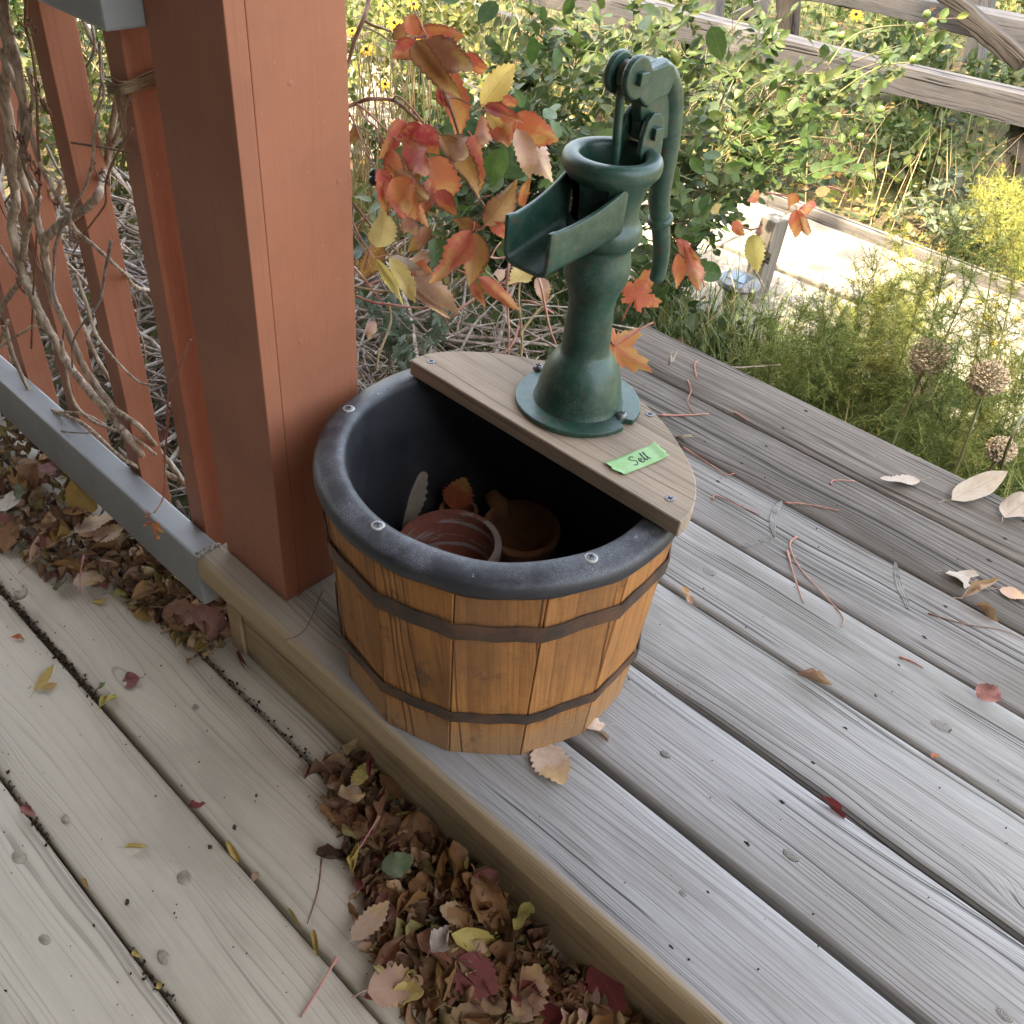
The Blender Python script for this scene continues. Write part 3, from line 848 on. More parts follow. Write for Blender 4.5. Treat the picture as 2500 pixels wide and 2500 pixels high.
def pobj(name, me, mat='green', loc=(0, 0, 0), rot=None):
    o = bpy.data.objects.new(name, me); COL.objects.link(o); o.parent = pump; o.location = loc
    if rot is not None: o.rotation_euler = rot
    if len(me.materials) == 0: me.materials.append(MAT[mat])
    return o
# flange with a notch at the front screw
m = MB(); npf = 80; poly = []
na = math.atan2(.297 - PY - .004, .432 - PX)
for i in range(npf):
    a = 2 * PI * i / npf
    d = abs((a - na + PI) % (2 * PI) - PI)
    rr = .0695 * (1 + .004 * math.sin(5 * a))
    if d < .06: rr = .060
    poly.append((rr * math.cos(a), rr * math.sin(a)))
m.prism(poly, .0004, .0066, lambda u, v, w: (u, v, w))
pobj('flange', m.mesh('flange', bevel=.0014, seg=2))
random.seed(8)
for (x, y) in ((.303 - PX, .301 - PY), (.427 - PX, .299 - PY)):
    m = MB(); m.lathe([(.0062, 0), (.0060, .0022), (.0050, .0040), (.0030, .0050), (.0003, .0052)], 18)
    pobj('screw', m.mesh('screw', smooth=True, angle=.9), 'zinc', (x, y, .0066))
    m = MB(); c = .0034; w = .0008; m.box(-c, c, -w, w, .0047, .0055); m.box(-w, w, -c, c, .00472, .00552)
    pobj('screw_slot', m.mesh('slot'), 'slot', (x, y, .0066), (0, 0, random.uniform(.2, 1)))
# spout: an open trough
m = MB(); ns, nu = 16, 15
vs = []; fs = []
for i in range(ns + 1):
    t = i / ns
    y = -.016 - t * .096
    hw = .0325 - .0075 * min(1, t * 1.15)
    zb = .2060 + t * (-.0145) - .004 * math.sin(PI * t) * 0 - .001 * t
    zt = .2590 - .0270 * (t ** .72) + .004 * math.sin(PI * min(1, t)) * (-1)
    if t > .93: zt += .0015
    for j in range(nu + 1):
        u = -1 + 2 * j / nu
        # superellipse U section
        au = abs(u)
        if au < .5:
            xx = hw * math.copysign((math.sin(au / .5 * PI / 2)) ** .9, u) if au > 0 else 0
            zz = zb + (1 - math.cos(au / .5 * PI / 2)) ** 2.0 * .010
        else:
            xx = math.copysign(hw * (1 + .05 * (au - .5)), u)
            zz = zb + .010 + (zt - zb - .010) * (au - .5) / .5
        vs.append((xx, y, zz))
for i in range(ns):
    for j in range(nu):
        a = i * (nu + 1) + j
        fs.append((a, a + 1, a + nu + 2, a + nu + 1))
m.add(vs, fs)
sp = pobj('spout', m.mesh('spout', smooth=True))
md = sp.modifiers.new('thickness', 'SOLIDIFY'); md.thickness = .0046; md.offset = 0
md = sp.modifiers.new('edges', 'BEVEL'); md.width = .0012; md.segments = 2; md.limit_method = 'ANGLE'; md.angle_limit = math.radians(50)
# lugs carrying the lever
lug = [(.026, .258), (.0215, .272), (.0225, .288), (.0265, .301), (.034, .3075), (.044, .306), (.052, .298), (.056, .282), (.057, .262)]
for s in (-1, 1):
    m = MB(); m.prism(lug, s * .0095, s * .0150, lambda u, v, w: (w, u, v))
    pobj('lug', m.mesh('lug', bevel=.0012))
# lever handle: fork eyes, rib, web, grip in one casting
m = MB()
eye = (.004, .3415)
for s in (-1, 1):
    pl = []
    for i in range(28):
        a = 2 * PI * i / 28
        pl.append((eye[0] + .0185 * math.cos(a), eye[1] + .0185 * math.sin(a)))
    m.prism(pl, s * .0062, s * .0135, lambda u, v, w: (w, u, v))
# neck joining the eyes to the rib
neck = [(.012, .3545), (.018, .3500), (.026, .3465), (.036, .3475), (.046, .3490), (.056, .3455), (.064, .336), (.056, .320), (.036, .317), (.026, .312), (.018, .3165), (.010, .3235), (.018, .333), (.020, .342)]
m.prism(neck, -.0128, .0128, lambda u, v, w: (w, u, v))
web = [(.024, .321), (.0235, .310), (.029, .297), (.030, .281), (.044, .276), (.060, .277), (.082, .272), (.088, .290), (.084, .312), (.072, .330), (.054, .336)]
m.prism(web, -.0062, .0062, lambda u, v, w: (w, u, v))
body_me = m.mesh('handle', bevel=.0022)
m = MB()
rib = [(.030, .336), (.046, .3385), (.060, .3335), (.072, .3225), (.0795, .307), (.084, .288), (.087, .268), (.0885, .248), (.0885, .230), (.0900, .214), (.0945, .198), (.100, .184), (.1065, .168), (.1125, .150), (.1155, .132), (.1150, .118), (.1125, .110)]
P = smoothpath([(0, a, b) for a, b in rib], 3)
nn = len(P)
rad = []
for i in range(nn):
    t = i / (nn - 1)
    rad.append(.0105 if t < .08 else (.0122 if t < .35 else (.0122 - .0018 * (t - .35) / .3 if t < .65 else .0104 - .0022 * (t - .65) / .35)))
rad[-1] = .0045; rad[-2] = .0072
m.tube(P, rad, 14)
q = Vector((0, .0993, .186)); td = Vector((0, .37, -.93)).normalized()
Q = [q - td * .0055, q - td * .0038, q - td * .0015, q + td * .0015, q + td * .0038, q + td * .0055]
m.tube(Q, [.0098, .0124, .0138, .0138, .0124, .0095], 16)
grip_me = m.mesh('grip', smooth=True)
handle = pobj('handle', body_me)
h2 = pobj('handle_grip', grip_me)
for (y, z, w) in ((eye[0] + .001, eye[1], .0135), (.0392, .289, .0150)):
    for s in (-1, 1):
        m = MB(); m.box(-.0055, .0055, -.0055, .0055, 0, .0052)
        pobj('bolt', m.mesh('bolt', bevel=.0009), 'green', (s * w, y, z), Euler((0, s * PI / 2, 0)).to_matrix().to_euler() if True else None)
m = MB()
m.tube(smoothpath([(0, .002, .346), (0, -.001, .335), (0, -.0022, .322), (0, .001, .290), (0, .004, .262), (0, .006, .213)], 4), .0042, 10)
pl = [(.003 + .0105 * math.cos(2 * PI * i / 18), .3415 + .0125 * math.sin(2 * PI * i / 18)) for i in range(18)]
m.prism(pl, -.0036, .0036, lambda u, v, w: (w, u, v))
pobj('piston_rod', m.mesh('rod', smooth=True, angle=.8))

# ---- green tape with handwriting
tapeo = empty('masking_tape', (.483, .2555, .3132), label='strip of green masking tape reading Sell stuck on the lid', cat='tape')
ax = Vector((.0125, .064, 0)).normalized(); up = Vector((-ax.y, ax.x, 0))
TL, TW = .0665, .0250
nu, nv = 30, 8
vs = []; fs = []; r = random.Random(6)
jl = [r.uniform(-.0022, .0022) for _ in range(nv + 1)]; jr = [r.uniform(-.0020, .0020) for _ in range(nv + 1)]
def tape_z(u, v):
    return .0007 + .0005 * (1 + math.sin(u * 9 + v * 2)) * .5 + .0022 * max(0, u - .86) / .14 + .0012 * max(0, .07 - u) / .07
for i in range(nu + 1):
    for j in range(nv + 1):
        u = i / nu; v = j / nv
        sx = (u - .5) * TL + (jl[j] * (1 - u) ** 6 + jr[j] * u ** 6) + .004 * (v - .5) * (2 * u - 1)
        p = ax * sx + up * ((v - .5) * TW)
        vs.append((p.x, p.y, tape_z(u, v)))
for i in range(nu):
    for j in range(nv):
        a = i * (nv + 1) + j; fs.append((a, a + nv + 1, a + nv + 2, a + 1))
m = MB(); m.add(vs, fs)
tp = obj('strip', m.mesh('tape', smooth=True, recalc=False), MAT['tape'], tapeo, (0, 0, 0), world=False)
md = tp.modifiers.new('thickness', 'SOLIDIFY'); md.thickness = .00035; md.offset = 1
strokes = [
    [(.95, 1.75), (.70, 2.0), (.30, 1.95), (.10, 1.6), (.30, 1.25), (.62, 1.0), (.70, .6), (.45, .15), (.10, .0), (-.15, .25)],
    [(1.15, .55), (1.50, .62), (1.72, .85), (1.55, 1.1), (1.28, 1.0), (1.15, .6), (1.25, .2), (1.55, .05), (1.85, .25)],
    [(1.95, .3), (2.20, 1.1), (2.38, 1.85), (2.25, 1.95), (2.15, 1.2), (2.20, .3), (2.40, .1)],
    [(2.55, .3), (2.78, 1.1), (2.98, 1.9), (2.84, 1.95), (2.75, 1.2), (2.82, .3), (3.05, .2)]]
m = MB()
S = .0072
for st in strokes:
    P = []
    for p in smoothpath([(a, b, 0) for a, b in st], 5):
        sx = (p.x - 1.35) * S + .002; sy = (p.y - 1.0) * S * .95
        u = sx / TL + .5; v = sy / TW + .5
        q = ax * sx + up * sy
        P.append((q.x, q.y, tape_z(u, v) + .00055))
    m.tube(P, .00058, 5, flat=.35)
obj('lettering', m.mesh('lettering', smooth=True), MAT['ink'], tapeo, (0, 0, 0), world=False)

# ---- terracotta pots lying in the barrel
def pot_mesh(rr, h, rb, th, lip):
    m = MB()
    m.lathe([(.0004, 0), (rb, 0), (rb + (rr - rb) * .5, h * .5), (rr - .003, h - lip), (rr, h - lip + .001), (rr + .0015, h - .002), (rr, h), (rr - th, h), (rr - th - .001, h - lip), (rb + (rr - rb) * .4 - th, h * .4), (rb - th, th), (.0004, th)], 44)
    return m.mesh('pot', smooth=True, angle=.7)
p1 = empty('terracotta_pot', (.318, .166, .022), label='red clay pot with white lime crust, nearest of the pots inside the barrel', cat='pot')
obj('pot_body', pot_mesh(.061, .122, .040, .0065, .024), MAT['pot_red'], p1, (0, 0, 0), (math.radians(4), math.radians(-2), 0), world=False)
p2 = empty('terracotta_pot', (.320, .280, .022), label='brown clay pot with a lug, under the lid at the right inside the barrel', cat='pot')
obj('pot_body', pot_mesh(.049, .088, .034, .007, .016), MAT['pot_clay'], p2, (0, 0, 0), (math.radians(3), math.radians(4), 0), world=False)
m = MB(); m.tube([(-.036, .006, .070), (-.050, .010, .086), (-.061, .010, .088), (-.068, .010, .082)], [.011, .013, .012, .008], 12)
obj('lug', m.mesh('lug', smooth=True), MAT['pot_clay'], p2, (0, 0, 0), (math.radians(3), math.radians(4), 0), world=False)
p3 = empty('terracotta_pot', (.247, .238, .022), label='small dark clay pot half hidden behind the limed pot in the barrel', cat='pot')
obj('pot_body', pot_mesh(.024, .090, .018, .004, .012), MAT['pot_clay'], p3, (0, 0, 0), (0, math.radians(2), 0), world=False)

# ================================================================== LEAVES
_=0
def leaf_data(L=1.0, W=.6, teeth=7, curl=.3, fold=.25, wave=.05, twist=0.0, petiole=.25, seed=0, nst=12, sharp=.9, prad=.012, depth=.12, side=0.0, roll=0.0):
    """unit leaf lying along +X, face up +Z; returns verts, faces, uvs (per vertex)"""
    r = random.Random(seed)
    vs = []; uv = []; fs = []
    cols = (-1, -.55, 0, .55, 1)
    ph = r.uniform(0, 6)
    for i in range(nst + 1):
        u = i / nst
        w = W / 2 * ((u ** .58) * (max(0, 1 - u) ** sharp) / .39) * (1 + .06 * math.sin(u * 5 + ph))
        tf = 0.0
        if teeth and 0 < i < nst - 0:
            tf = (i % 2) * 1.0
            w *= 1 + depth * r.uniform(.15, 1.3) * (1.0 if i % 2 else -1.0)
        for v in cols:
            x = u * L + (abs(v) ** 2) * .04 * L * math.sin(PI * u) + tf * (abs(v) > .9) * .45 * L / nst
            y = v * w + side * L * math.sin(PI * u) * .3
            z = abs(v) * w * fold
            z += wave * L * math.sin(u * 8 + ph + (2.2 if v > 0 else 0)) * v * v * math.sin(PI * u)
            # roll edges inwards
            if roll:
                a = roll * v; R = w / max(abs(roll), .2)
                y = math.sin(a) * R + side * L * math.sin(PI * u) * .3
                z += (1 - math.cos(a)) * R
            # curl along the length
            a = curl * u
            if abs(curl) > 1e-3:
                R = L / curl
                x2 = math.sin(a) * (R + 0) ; z2 = (1 - math.cos(a)) * R
                nx, nz = -math.sin(a), math.cos(a)
                x2 += (x - u * L) * math.cos(a); z2 += (x - u * L) * math.sin(a)
                x, z = x2 + nx * z, z2 + nz * z
            ta = twist * u
            y, z = y * math.cos(ta) - z * math.sin(ta), y * math.sin(ta) + z * math.cos(ta)
            vs.append((x, y, z)); uv.append((u, v * .5 + .5))
    k = len(cols)
    for i in range(nst):
        for j in range(k - 1):
            fs.append((i * k + j, (i + 1) * k + j, (i + 1) * k + j + 1, i * k + j + 1))
    if petiole:
        b = len(vs); nn = 4
        for s in range(nn + 1):
            t = s / nn
            c = Vector((-petiole * t * L, .03 * math.sin(t * 3 + ph) * L, .10 * petiole * L * math.sin(t * 2.5)))
            for q in range(3):
                a = 2 * PI * q / 3
                rr = prad * (1 + .5 * (t > .9))
                vs.append((c.x, c.y + math.cos(a) * rr, c.z + math.sin(a) * rr)); uv.append((.3, .5))
        for s in range(nn):
            for q in range(3):
                fs.append((b + s * 3 + q, b + s * 3 + (q + 1) % 3, b + (s + 1) * 3 + (q + 1) % 3, b + (s + 1) * 3 + q))
    return vs, fs, uv
def maple_data(seed=0, petiole=.8, curl=.25):
    r = random.Random(seed)
    out = []
    lobes = [(-2.35, .48), (-1.25, .80), (0, 1.0), (1.25, .80), (2.35, .48)]
    N = 90
    ring = []
    for i in range(N):
        a = -PI + 2 * PI * (i + .5) / N
        best = .16
        for (la, lr) in lobes:
            d = abs(a - la)
            best = max(best, lr * (.50 + .50 * max(0, 1 - d / .50) ** .9) if d < .72 else 0)
        if abs(abs(a) - PI) < .18: best *= .35
        best *= (1.06, .98, .88, .97)[i % 4]
        ring.append((a, best))
    vs = [(0, 0, 0)]; uv = [(.1, .5)]; fs = []
    for f in (.35, .7, 1.0):
        for (a, rr) in ring:
            x, y = math.cos(a) * rr * f, math.sin(a) * rr * f
            z = curl * (x * x * .7 - y * y * .6) + .05 * math.sin(x * 7 + seed) * math.cos(y * 6) * f - .04 * abs(math.sin(a * 2.5)) * f
            vs.append((x, y, z))
            la = min(lobes, key=lambda l: abs(a - l[0]))[0]
            uv.append((min(.95, rr * f), .5 + .5 * (a - la) / .62 * f * .5))
    for i in range(N): fs.append((0, 1 + i, 1 + (i + 1) % N))
    for s in range(2):
        for i in range(N):
            a = 1 + s * N + i; b = 1 + s * N + (i + 1) % N
            fs.append((a, a + N, b + N, b))
    if petiole:
        b = len(vs)
        for s in range(6):
            t = s / 5; c = (-petiole * t, .05 * math.sin(t * 3), .12 * math.sin(t * 2.4))
            for q in range(4):
                an = PI / 2 * q; vs.append((c[0], c[1] + math.cos(an) * .016, c[2] + math.sin(an) * .016)); uv.append((.3, .5))
        for s in range(5):
            for q in range(4):
                fs.append((b + s * 4 + q, b + s * 4 + (q + 1) % 4, b + (s + 1) * 4 + (q + 1) % 4, b + (s + 1) * 4 + q))
    return vs, fs, uv
def leaf_mesh(name, data, mat):
    vs, fs, uv = data
    me = bpy.data.meshes.new(name); me.from_pydata(vs, [], fs)
    ul = me.uv_layers.new(name='UVMap')
    for p in me.polygons:
        p.use_smooth = True
        for li in p.loop_indices: ul.data[li].uv = uv[me.loops[li].vertex_index]
    me.materials.append(MAT[mat])
    return me
_lm = {}
def shape(kind, seed, mat):
    key = (kind, seed, mat)
    if key in _lm: return _lm[key]
    r = random.Random(seed * 17 + 3)
    if kind == 'creeper':
        d = leaf_data(1, .58, 8, r.uniform(-1.1, 1.2), r.uniform(.15, .7), .07, r.uniform(-.6, .6), .12, seed, 20, 1.05, .014, .12, r.uniform(-.15, .15))
    elif kind == 'flat':
        d = leaf_data(1, .58, 7, r.uniform(-.3, .4), r.uniform(.05, .2), .03, r.uniform(-.2, .2), .28, seed, 18, .85, .012, .14)
    elif kind == 'smooth':
        d = leaf_data(1, .50, 0, r.uniform(-.4, .5), r.uniform(.05, .3), .03, r.uniform(-.2, .2), .25, seed, 10, .9, .012)
    elif kind == 'curl':
        d = leaf_data(1, .50, r.choice((0, 6, 6)), r.uniform(.4, 1.9) * r.choice((-1, 1)), r.uniform(-.2, .7), .13, r.uniform(-1.1, 1.1), .22, seed, 12, .85, .012, .06, r.uniform(-.3, .3), r.uniform(1.0, 2.7))
    elif kind == 'crumple':
        d = leaf_data(1, .54, r.choice((0, 5, 5)), r.uniform(.2, 1.3) * r.choice((-1, 1)), r.uniform(-.3, .6), .17, r.uniform(-.8, .8), .2, seed, 12, .8, .012, .07, r.uniform(-.2, .2), r.uniform(.2, 1.3))
    elif kind == 'maple':
        d = maple_data(seed)
    elif kind == 'round':
        d = leaf_data(1, .60, 0, r.uniform(-.3, .5), r.uniform(.05, .35), .02, 0, .15, seed, 8, .75, .02)
    me = leaf_mesh('leaf', d, mat); _lm[key] = me
    return me
def basis(xa, na):
    x = Vector(xa).normalized(); z = Vector(na); z = (z - x * z.dot(x))
    if z.length < 1e-4: z = x.orthogonal()
    z.normalize(); y = z.cross(x)
    return Matrix((x, y, z)).transposed()
def put_leaf(name, me, base, tip, wide, normal, parent=None, bend=1.0, **k):
    """a unit leaf scaled to span base-tip, 'wide' = width scale relative to length"""
    d = Vector(tip) - Vector(base); L = d.length
    o = bpy.data.objects.new(name, me); COL.objects.link(o)
    R = basis(d, normal).to_4x4()
    S = Matrix.Diagonal((L, L * wide, L * bend, 1))
    T = Matrix.Translation(base)
    mw = T @ R @ S
    if parent is not None:
        o.parent = parent; mw = Matrix.Translation(-Vector(parent.location)) @ mw
    o.matrix_basis = mw
    return setp(o, **k)

# ---- leaves lying on the platform and on the porch floor
def lying(px0, py0, px1, py1, wpx, kind, seed, mat, label, z=0.0, lift=.003, tilt=(0, 0), name='fallen_leaf', tiplift=0.0, bend=1.0, cat='leaf'):
    a = onz(px0, py0, z + lift); b = onz(px1, py1, z + lift + tiplift)
    mid = onz((px0 + px1) / 2, (py0 + py1) / 2, z)
    L = (b - a).length
    depth = (CAM - mid).length
    wide = (wpx / FPX * depth) / L / .58 * 1.15
    me = shape(kind, seed, mat)
    return put_leaf(name, me, a, b, wide, (tilt[0], tilt[1], 1), bend=bend, label=label, cat=cat)
def c6(x, y): return (1500 + x * .5176, 700 + y * .5176)
def c8(x, y): return (1600 + x * .4658, 1600 + y * .4658)
def cF(x, y): return (700 + x * .5176, 1600 + y * .5176)
def c7(x, y): return (x * .5176, 1500 + y * .5176)
def c4(x, y): return (x * .4658, 800 + y * .4658)
lying(*c6(1440, 912), *c6(1240, 938), 34, 'flat', 1, 'l_pale', 'pale toothed leaf lying on the outermost dark boards')
lying(*c6(1590, 1005), *c6(1830, 900), 55, 'smooth', 2, 'l_pale', 'big pale dry leaf with a long stalk on the outer edge of the deck', tilt=(.1, -.4), lift=.008, bend=1.2)
lying(*c6(1840, 1090), *c6(1935, 1000), 60, 'crumple', 3, 'l_pale', 'crumpled pale leaf at the right end of the outermost boards', lift=.006)
lying(*c6(1560, 1350), *c6(1810, 1395), 50, 'crumple', 4, 'l_pale', 'large rolled tan leaf lying across a board gap at the right', lift=.008)
lying(*c6(1640, 1465), *c6(1825, 1440), 45, 'curl', 5, 'l_tan', 'curled tan leaf lying just under the large rolled leaf', lift=.006)
lying(*c6(1700, 1500), *c6(1825, 1575), 20, 'curl', 6, 'l_dry', 'narrow brown leaf scrap below the curled leaves at the right', lift=.004)
lying(*c6(1815, 1430), *c6(1945, 1470), 34, 'flat', 7, 'l_tan', 'pinkish leaf cut off by the right edge beside the rolled leaf', lift=.004)
lying(*c6(370, 1500), *c6(285, 1440), 26, 'crumple', 8, 'l_tan', 'small brown leaf scrap beside the right of the barrel', lift=.005)
lying(*c6(372, 708), *c6(285, 700), 22, 'curl', 9, 'l_pale', 'little pale curled leaf against the rim of the lid', lift=.006)
lying(*c8(1805, 240), *c8(1690, 150), 44, 'crumple', 10, 'l_dryred', 'dark red leaf sticking out of a board gap at the far right', lift=.010, tilt=(.5, -.6))
lying(*c8(740, 95), *c8(925, 205), 14, 'curl', 11, 'l_tan', 'narrow dry leaf caught in the third board gap', lift=.004)
lying(*c8(860, 742), *c8(1030, 855), 18, 'curl', 12, 'l_dryred', 'rolled red-brown leaf caught in the second board gap', lift=.004)
lying(*c8(1450, 510), *c8(1485, 560), 16, 'crumple', 13, 'l_orange', 'tiny orange leaf scrap in the third board gap', lift=.005)
lying(*cF(1200, 418), *cF(1300, 625), 78, 'flat', 14, 'l_tan', 'flat pinkish leaf tucked under the front of the barrel', lift=.003)
lying(*cF(1400, 335), *cF(1600, 355), 52, 'crumple', 15, 'l_tan', 'crumpled pink leaf resting at the right foot of the barrel', lift=.004)
lying(1642, 880, 1600, 935, 34, 'curl', 16, 'l_pale', 'pale folded leaf beside the orange maple leaf behind the pump', lift=.012)
Zf = -.172
lying(*c7(165, 365), *c7(262, 250), 22, 'smooth', 21, 'l_dryyel', 'yellow leaf with two lobes lying alone on a floor board', Zf)
lying(*c7(190, 350), *c7(270, 325), 20, 'smooth', 22, 'l_dryyel', 'small yellow leaf touching the lone yellow leaf', Zf, lift=.004)
lying(*c7(660, 300), *c7(570, 335), 40, 'crumple', 23, 'l_dryred', 'small purple-pink leaf scrap on the porch floor', Zf)
lying(*c7(470, 440), *c7(560, 370), 30, 'curl', 24, 'l_dryyel', 'curled yellow leaf bridging a gap near the pink scrap', Zf)
lying(*c7(450, 355), *c7(545, 345), 14, 'curl', 25, 'l_drygreen', 'thin green leaf strip at the end of a floor gap', Zf)
lying(*c7(585, 1100), *c7(705, 1095), 14, 'curl', 26, 'l_dryyel', 'little curled yellow leaf in the middle of a floor board', Zf, lift=.006)
lying(*c7(890, 900), *c7(985, 962), 18, 'curl', 27, 'l_dryred', 'red leaf scrap stuck in the long floor gap', Zf)
lying(*c7(1065, 1070), *c7(1130, 1155), 18, 'curl', 28, 'l_dryyel', 'yellow folded leaf in the long floor gap', Zf)
lying(*c7(1190, 1220), *c7(1235, 1270), 22, 'crumple', 29, 'l_tan', 'round tan leaf ball sitting in the long floor gap', Zf, lift=.008)
lying(*c7(1360, 1385), *c7(1420, 1470), 18, 'curl', 30, 'l_dryyel', 'twisted ochre leaf on the edge of the long floor gap', Zf, lift=.005)
lying(*c7(1475, 1485), *c7(1495, 1605), 20, 'curl', 31, 'l_dryyel', 'upright yellow leaf at the corner of the front leaf heap', Zf, lift=.006)
lying(*c7(395, 1245), *c7(425, 1315), 18, 'curl', 32, 'l_dryyel', 'small yellow leaf poking from the nearest floor gap', Zf, lift=.006)
lying(*c7(100, 900), *c7(175, 985), 28, 'curl', 33, 'l_dryred', 'curled brown-red leaf at the left end of the nearest gap', Zf, lift=.006)
lying(*c7(625, 1585), *c7(668, 1625), 22, 'curl', 34, 'l_dryyel', 'curled yellow leaf halfway along the nearest floor gap', Zf, lift=.006)
lying(*c7(742, 1735), *c7(780, 1765), 16, 'crumple', 35, 'l_dryyel', 'yellow-green leaf bit low in the nearest floor gap', Zf, lift=.006)
lying(*c7(50, 108), *c7(125, 95), 14, 'curl', 36, 'l_orange', 'thin orange leaf at the left edge of the porch floor', Zf, lift=.004)
lying(*c4(705, 1420), *c4(785, 1540), 46, 'flat', 37, 'l_dryyel', 'bright yellow lobed leaf beside the left leaf heap', Zf, lift=.004)
lying(*c4(60, 1428), *c4(275, 1418), 40, 'curl', 38, 'l_pale', 'long pale curled leaf across the second floor gap', Zf, lift=.006)
lying(*c4(290, 1350), *c4(365, 1380), 40, 'crumple', 39, 'l_drygreen', 'small green-yellow leaf at the front of the left heap', Zf, lift=.005)
lying(*c4(480, 1445), *c4(605, 1420), 26, 'curl', 40, 'l_dryyel', 'olive yellow leaf lying beside the bright yellow leaf', Zf, lift=.004)
lying(*c4(1000, 1680), *c4(1100, 1660), 40, 'crumple', 41, 'l_dryyel', 'yellow leaf against the foot of the platform corner', Zf, lift=.006)
lying(*c4(1240, 1700), *c4(1320, 1810), 16, 'curl', 42, 'l_dryred', 'thin red-brown leaf leaning on the riser near its corner', Zf, lift=.006)

# ---- leaf heaps: individuals on top, crumbs below
class Foliage:
    """joins many leaves of one thing into one mesh"""
    def __init__(s): s.V = []; s.F = []; s.U = []; s.n = 0
    def add(s, data, mats):
        V = np.array(data[0]); U = np.array(data[2]); F = data[1]
        for mw in mats:
            A = np.array(mw)
            s.V.append(V @ A[:3, :3].T + A[:3, 3]); s.U.append(U)
            s.F += [tuple(i + s.n for i in f) for f in F]; s.n += len(V)
    def mesh(s, name, mat):
        me = bpy.data.meshes.new(name)
        V = np.concatenate(s.V); U = np.concatenate(s.U)
        me.from_pydata(V.tolist(), [], s.F)
        ul = me.uv_layers.new(name='UVMap')
        idx = np.empty(len(me.loops), dtype=np.int32); me.loops.foreach_get('vertex_index', idx)
        ul.data.foreach_set('uv', U[idx].astype(np.float32).ravel())
        me.polygons.foreach_set('use_smooth', np.ones(len(me.polygons), dtype=bool))
        me.materials.append(MAT[mat])
        return me
def tmat(p, L, wide=1.0, yaw=0.0, pitch=0.0, roll=0.0):
    return Matrix.Translation(p) @ Euler((roll, pitch, yaw)).to_matrix().to_4x4() @ Matrix.Diagonal((L, L * wide, L, 1))
def simple(seed, W=.6, curl=.5, fold=.3, roll=0.0, nst=5, teeth=0, pet=0.0, wave=.06):
    return leaf_data(1, W, teeth, curl, fold, wave, .3, pet, seed, nst, .85, .012, .12, 0, roll)

HEAP_LABEL = {}
def heap(name, region, n_top, n_stuff, height, label, group, labstuff, seed, zf):
    r = random.Random(seed)
    mats = ['l_dry'] * 30 + ['l_dryred'] * 3 + ['l_tan'] * 4 + ['l_dryyel'] * 4 + ['l_drygreen']
    cw = dict(l_dry='brown', l_dryred='reddish', l_tan='pinkish tan', l_dryyel='yellowish', l_drygreen='dull green'); sw = dict(curl='curled', crumple='crumpled', flat='flat')
    kinds = ('curl', 'curl', 'curl', 'curl', 'crumple', 'crumple', 'crumple', 'crumple', 'flat')
    F = Foliage()
    datas = [simple(s, random.Random(s + 5).uniform(.3, .9), random.Random(s).uniform(-2.8, 2.8), random.Random(s + 9).uniform(-.6, .9), random.Random(s + 3).uniform(0, 2.4), 6, (0, 5)[s % 2], .25, random.Random(s + 7).uniform(.1, .32)) for s in range(18)]
    for i in range(n_stuff):
        x, y, hh = region(r)
        p = Vector((x, y, zf + .004 + hh * height * r.uniform(0, .62)))
        F.add(datas[r.randrange(18)], [tmat(p, r.uniform(.014, .042) if r.random() < .7 else r.uniform(.004, .012), r.uniform(.6, 1.1), r.uniform(0, 6.28), r.uniform(-.9, .9), r.uniform(-1.0, 1.0))])
    setp(obj(name, F.mesh(name, 'l_litter')), label=labstuff, cat='leaf litter', kind='stuff')
    for i in range(n_top):
        x, y, hh = region(r)
        z = zf + .006 + hh * height * r.uniform(.55, 1.0)
        L = r.choice((r.uniform(.030, .050), r.uniform(.044, .074)))
        kind = r.choice(kinds); mt = r.choice(mats)
        yaw = r.uniform(0, 2 * PI)
        d = Vector((math.cos(yaw), math.sin(yaw), r.uniform(-.35, .35))).normalized()
        nrm = Vector((r.uniform(-.7, .7), r.uniform(-.9, .35), 1))
        base = Vector((x, y, z)) - d * L * .5
        if base.z < zf + .003: base.z = zf + .003
        tip = base + d * L
        if tip.z < zf + .003: tip.z = zf + .003
        # keep out of the riser / the rail
        if True:
            sft = max(base.y, tip.y) - (LIM(x) - .006)
            if sft > 0: base.y -= sft; tip.y -= sft
        put_leaf('dry_leaf', shape(kind, r.randrange(7), mt), base, tip, r.uniform(.85, 1.25), nrm, label='%s %s leaf %s' % (sw[kind], cw[mt], label(x, y)), cat='leaf', group=group)
def LIM(x): return .0245 if x > .02 else .095
def front_region(r):
    while True:
        t = r.random() ** .75
        x = .285 + t * .60
        wd = np.interp(x, [.25, .34, .44, .50, .60, .70, .80, .9], [.02, .07, .105, .15, .15, .135, .135, .14])
        s = r.random() ** 1.1
        y = .018 - s * wd
        hh = (1 - s) ** .8 * np.interp(x, [.25, .33, .45, .9], [.3, .8, 1, 1]) * (.75 + .25 * math.sin(x * 23 + 1))
        return x, y, hh
heap('leaf_litter', front_region, 170, 1500, .062, lambda x, y: ('at the upper tip' if x < .42 else 'in the middle' if x < .58 else 'at the near end') + ' of the riser heap, ' + ('inner side' if y > -.05 else 'outer side'), 'leaves in the heap against the riser', 'brown crumbled leaf litter heaped at the foot of the platform riser', 31, Zf)
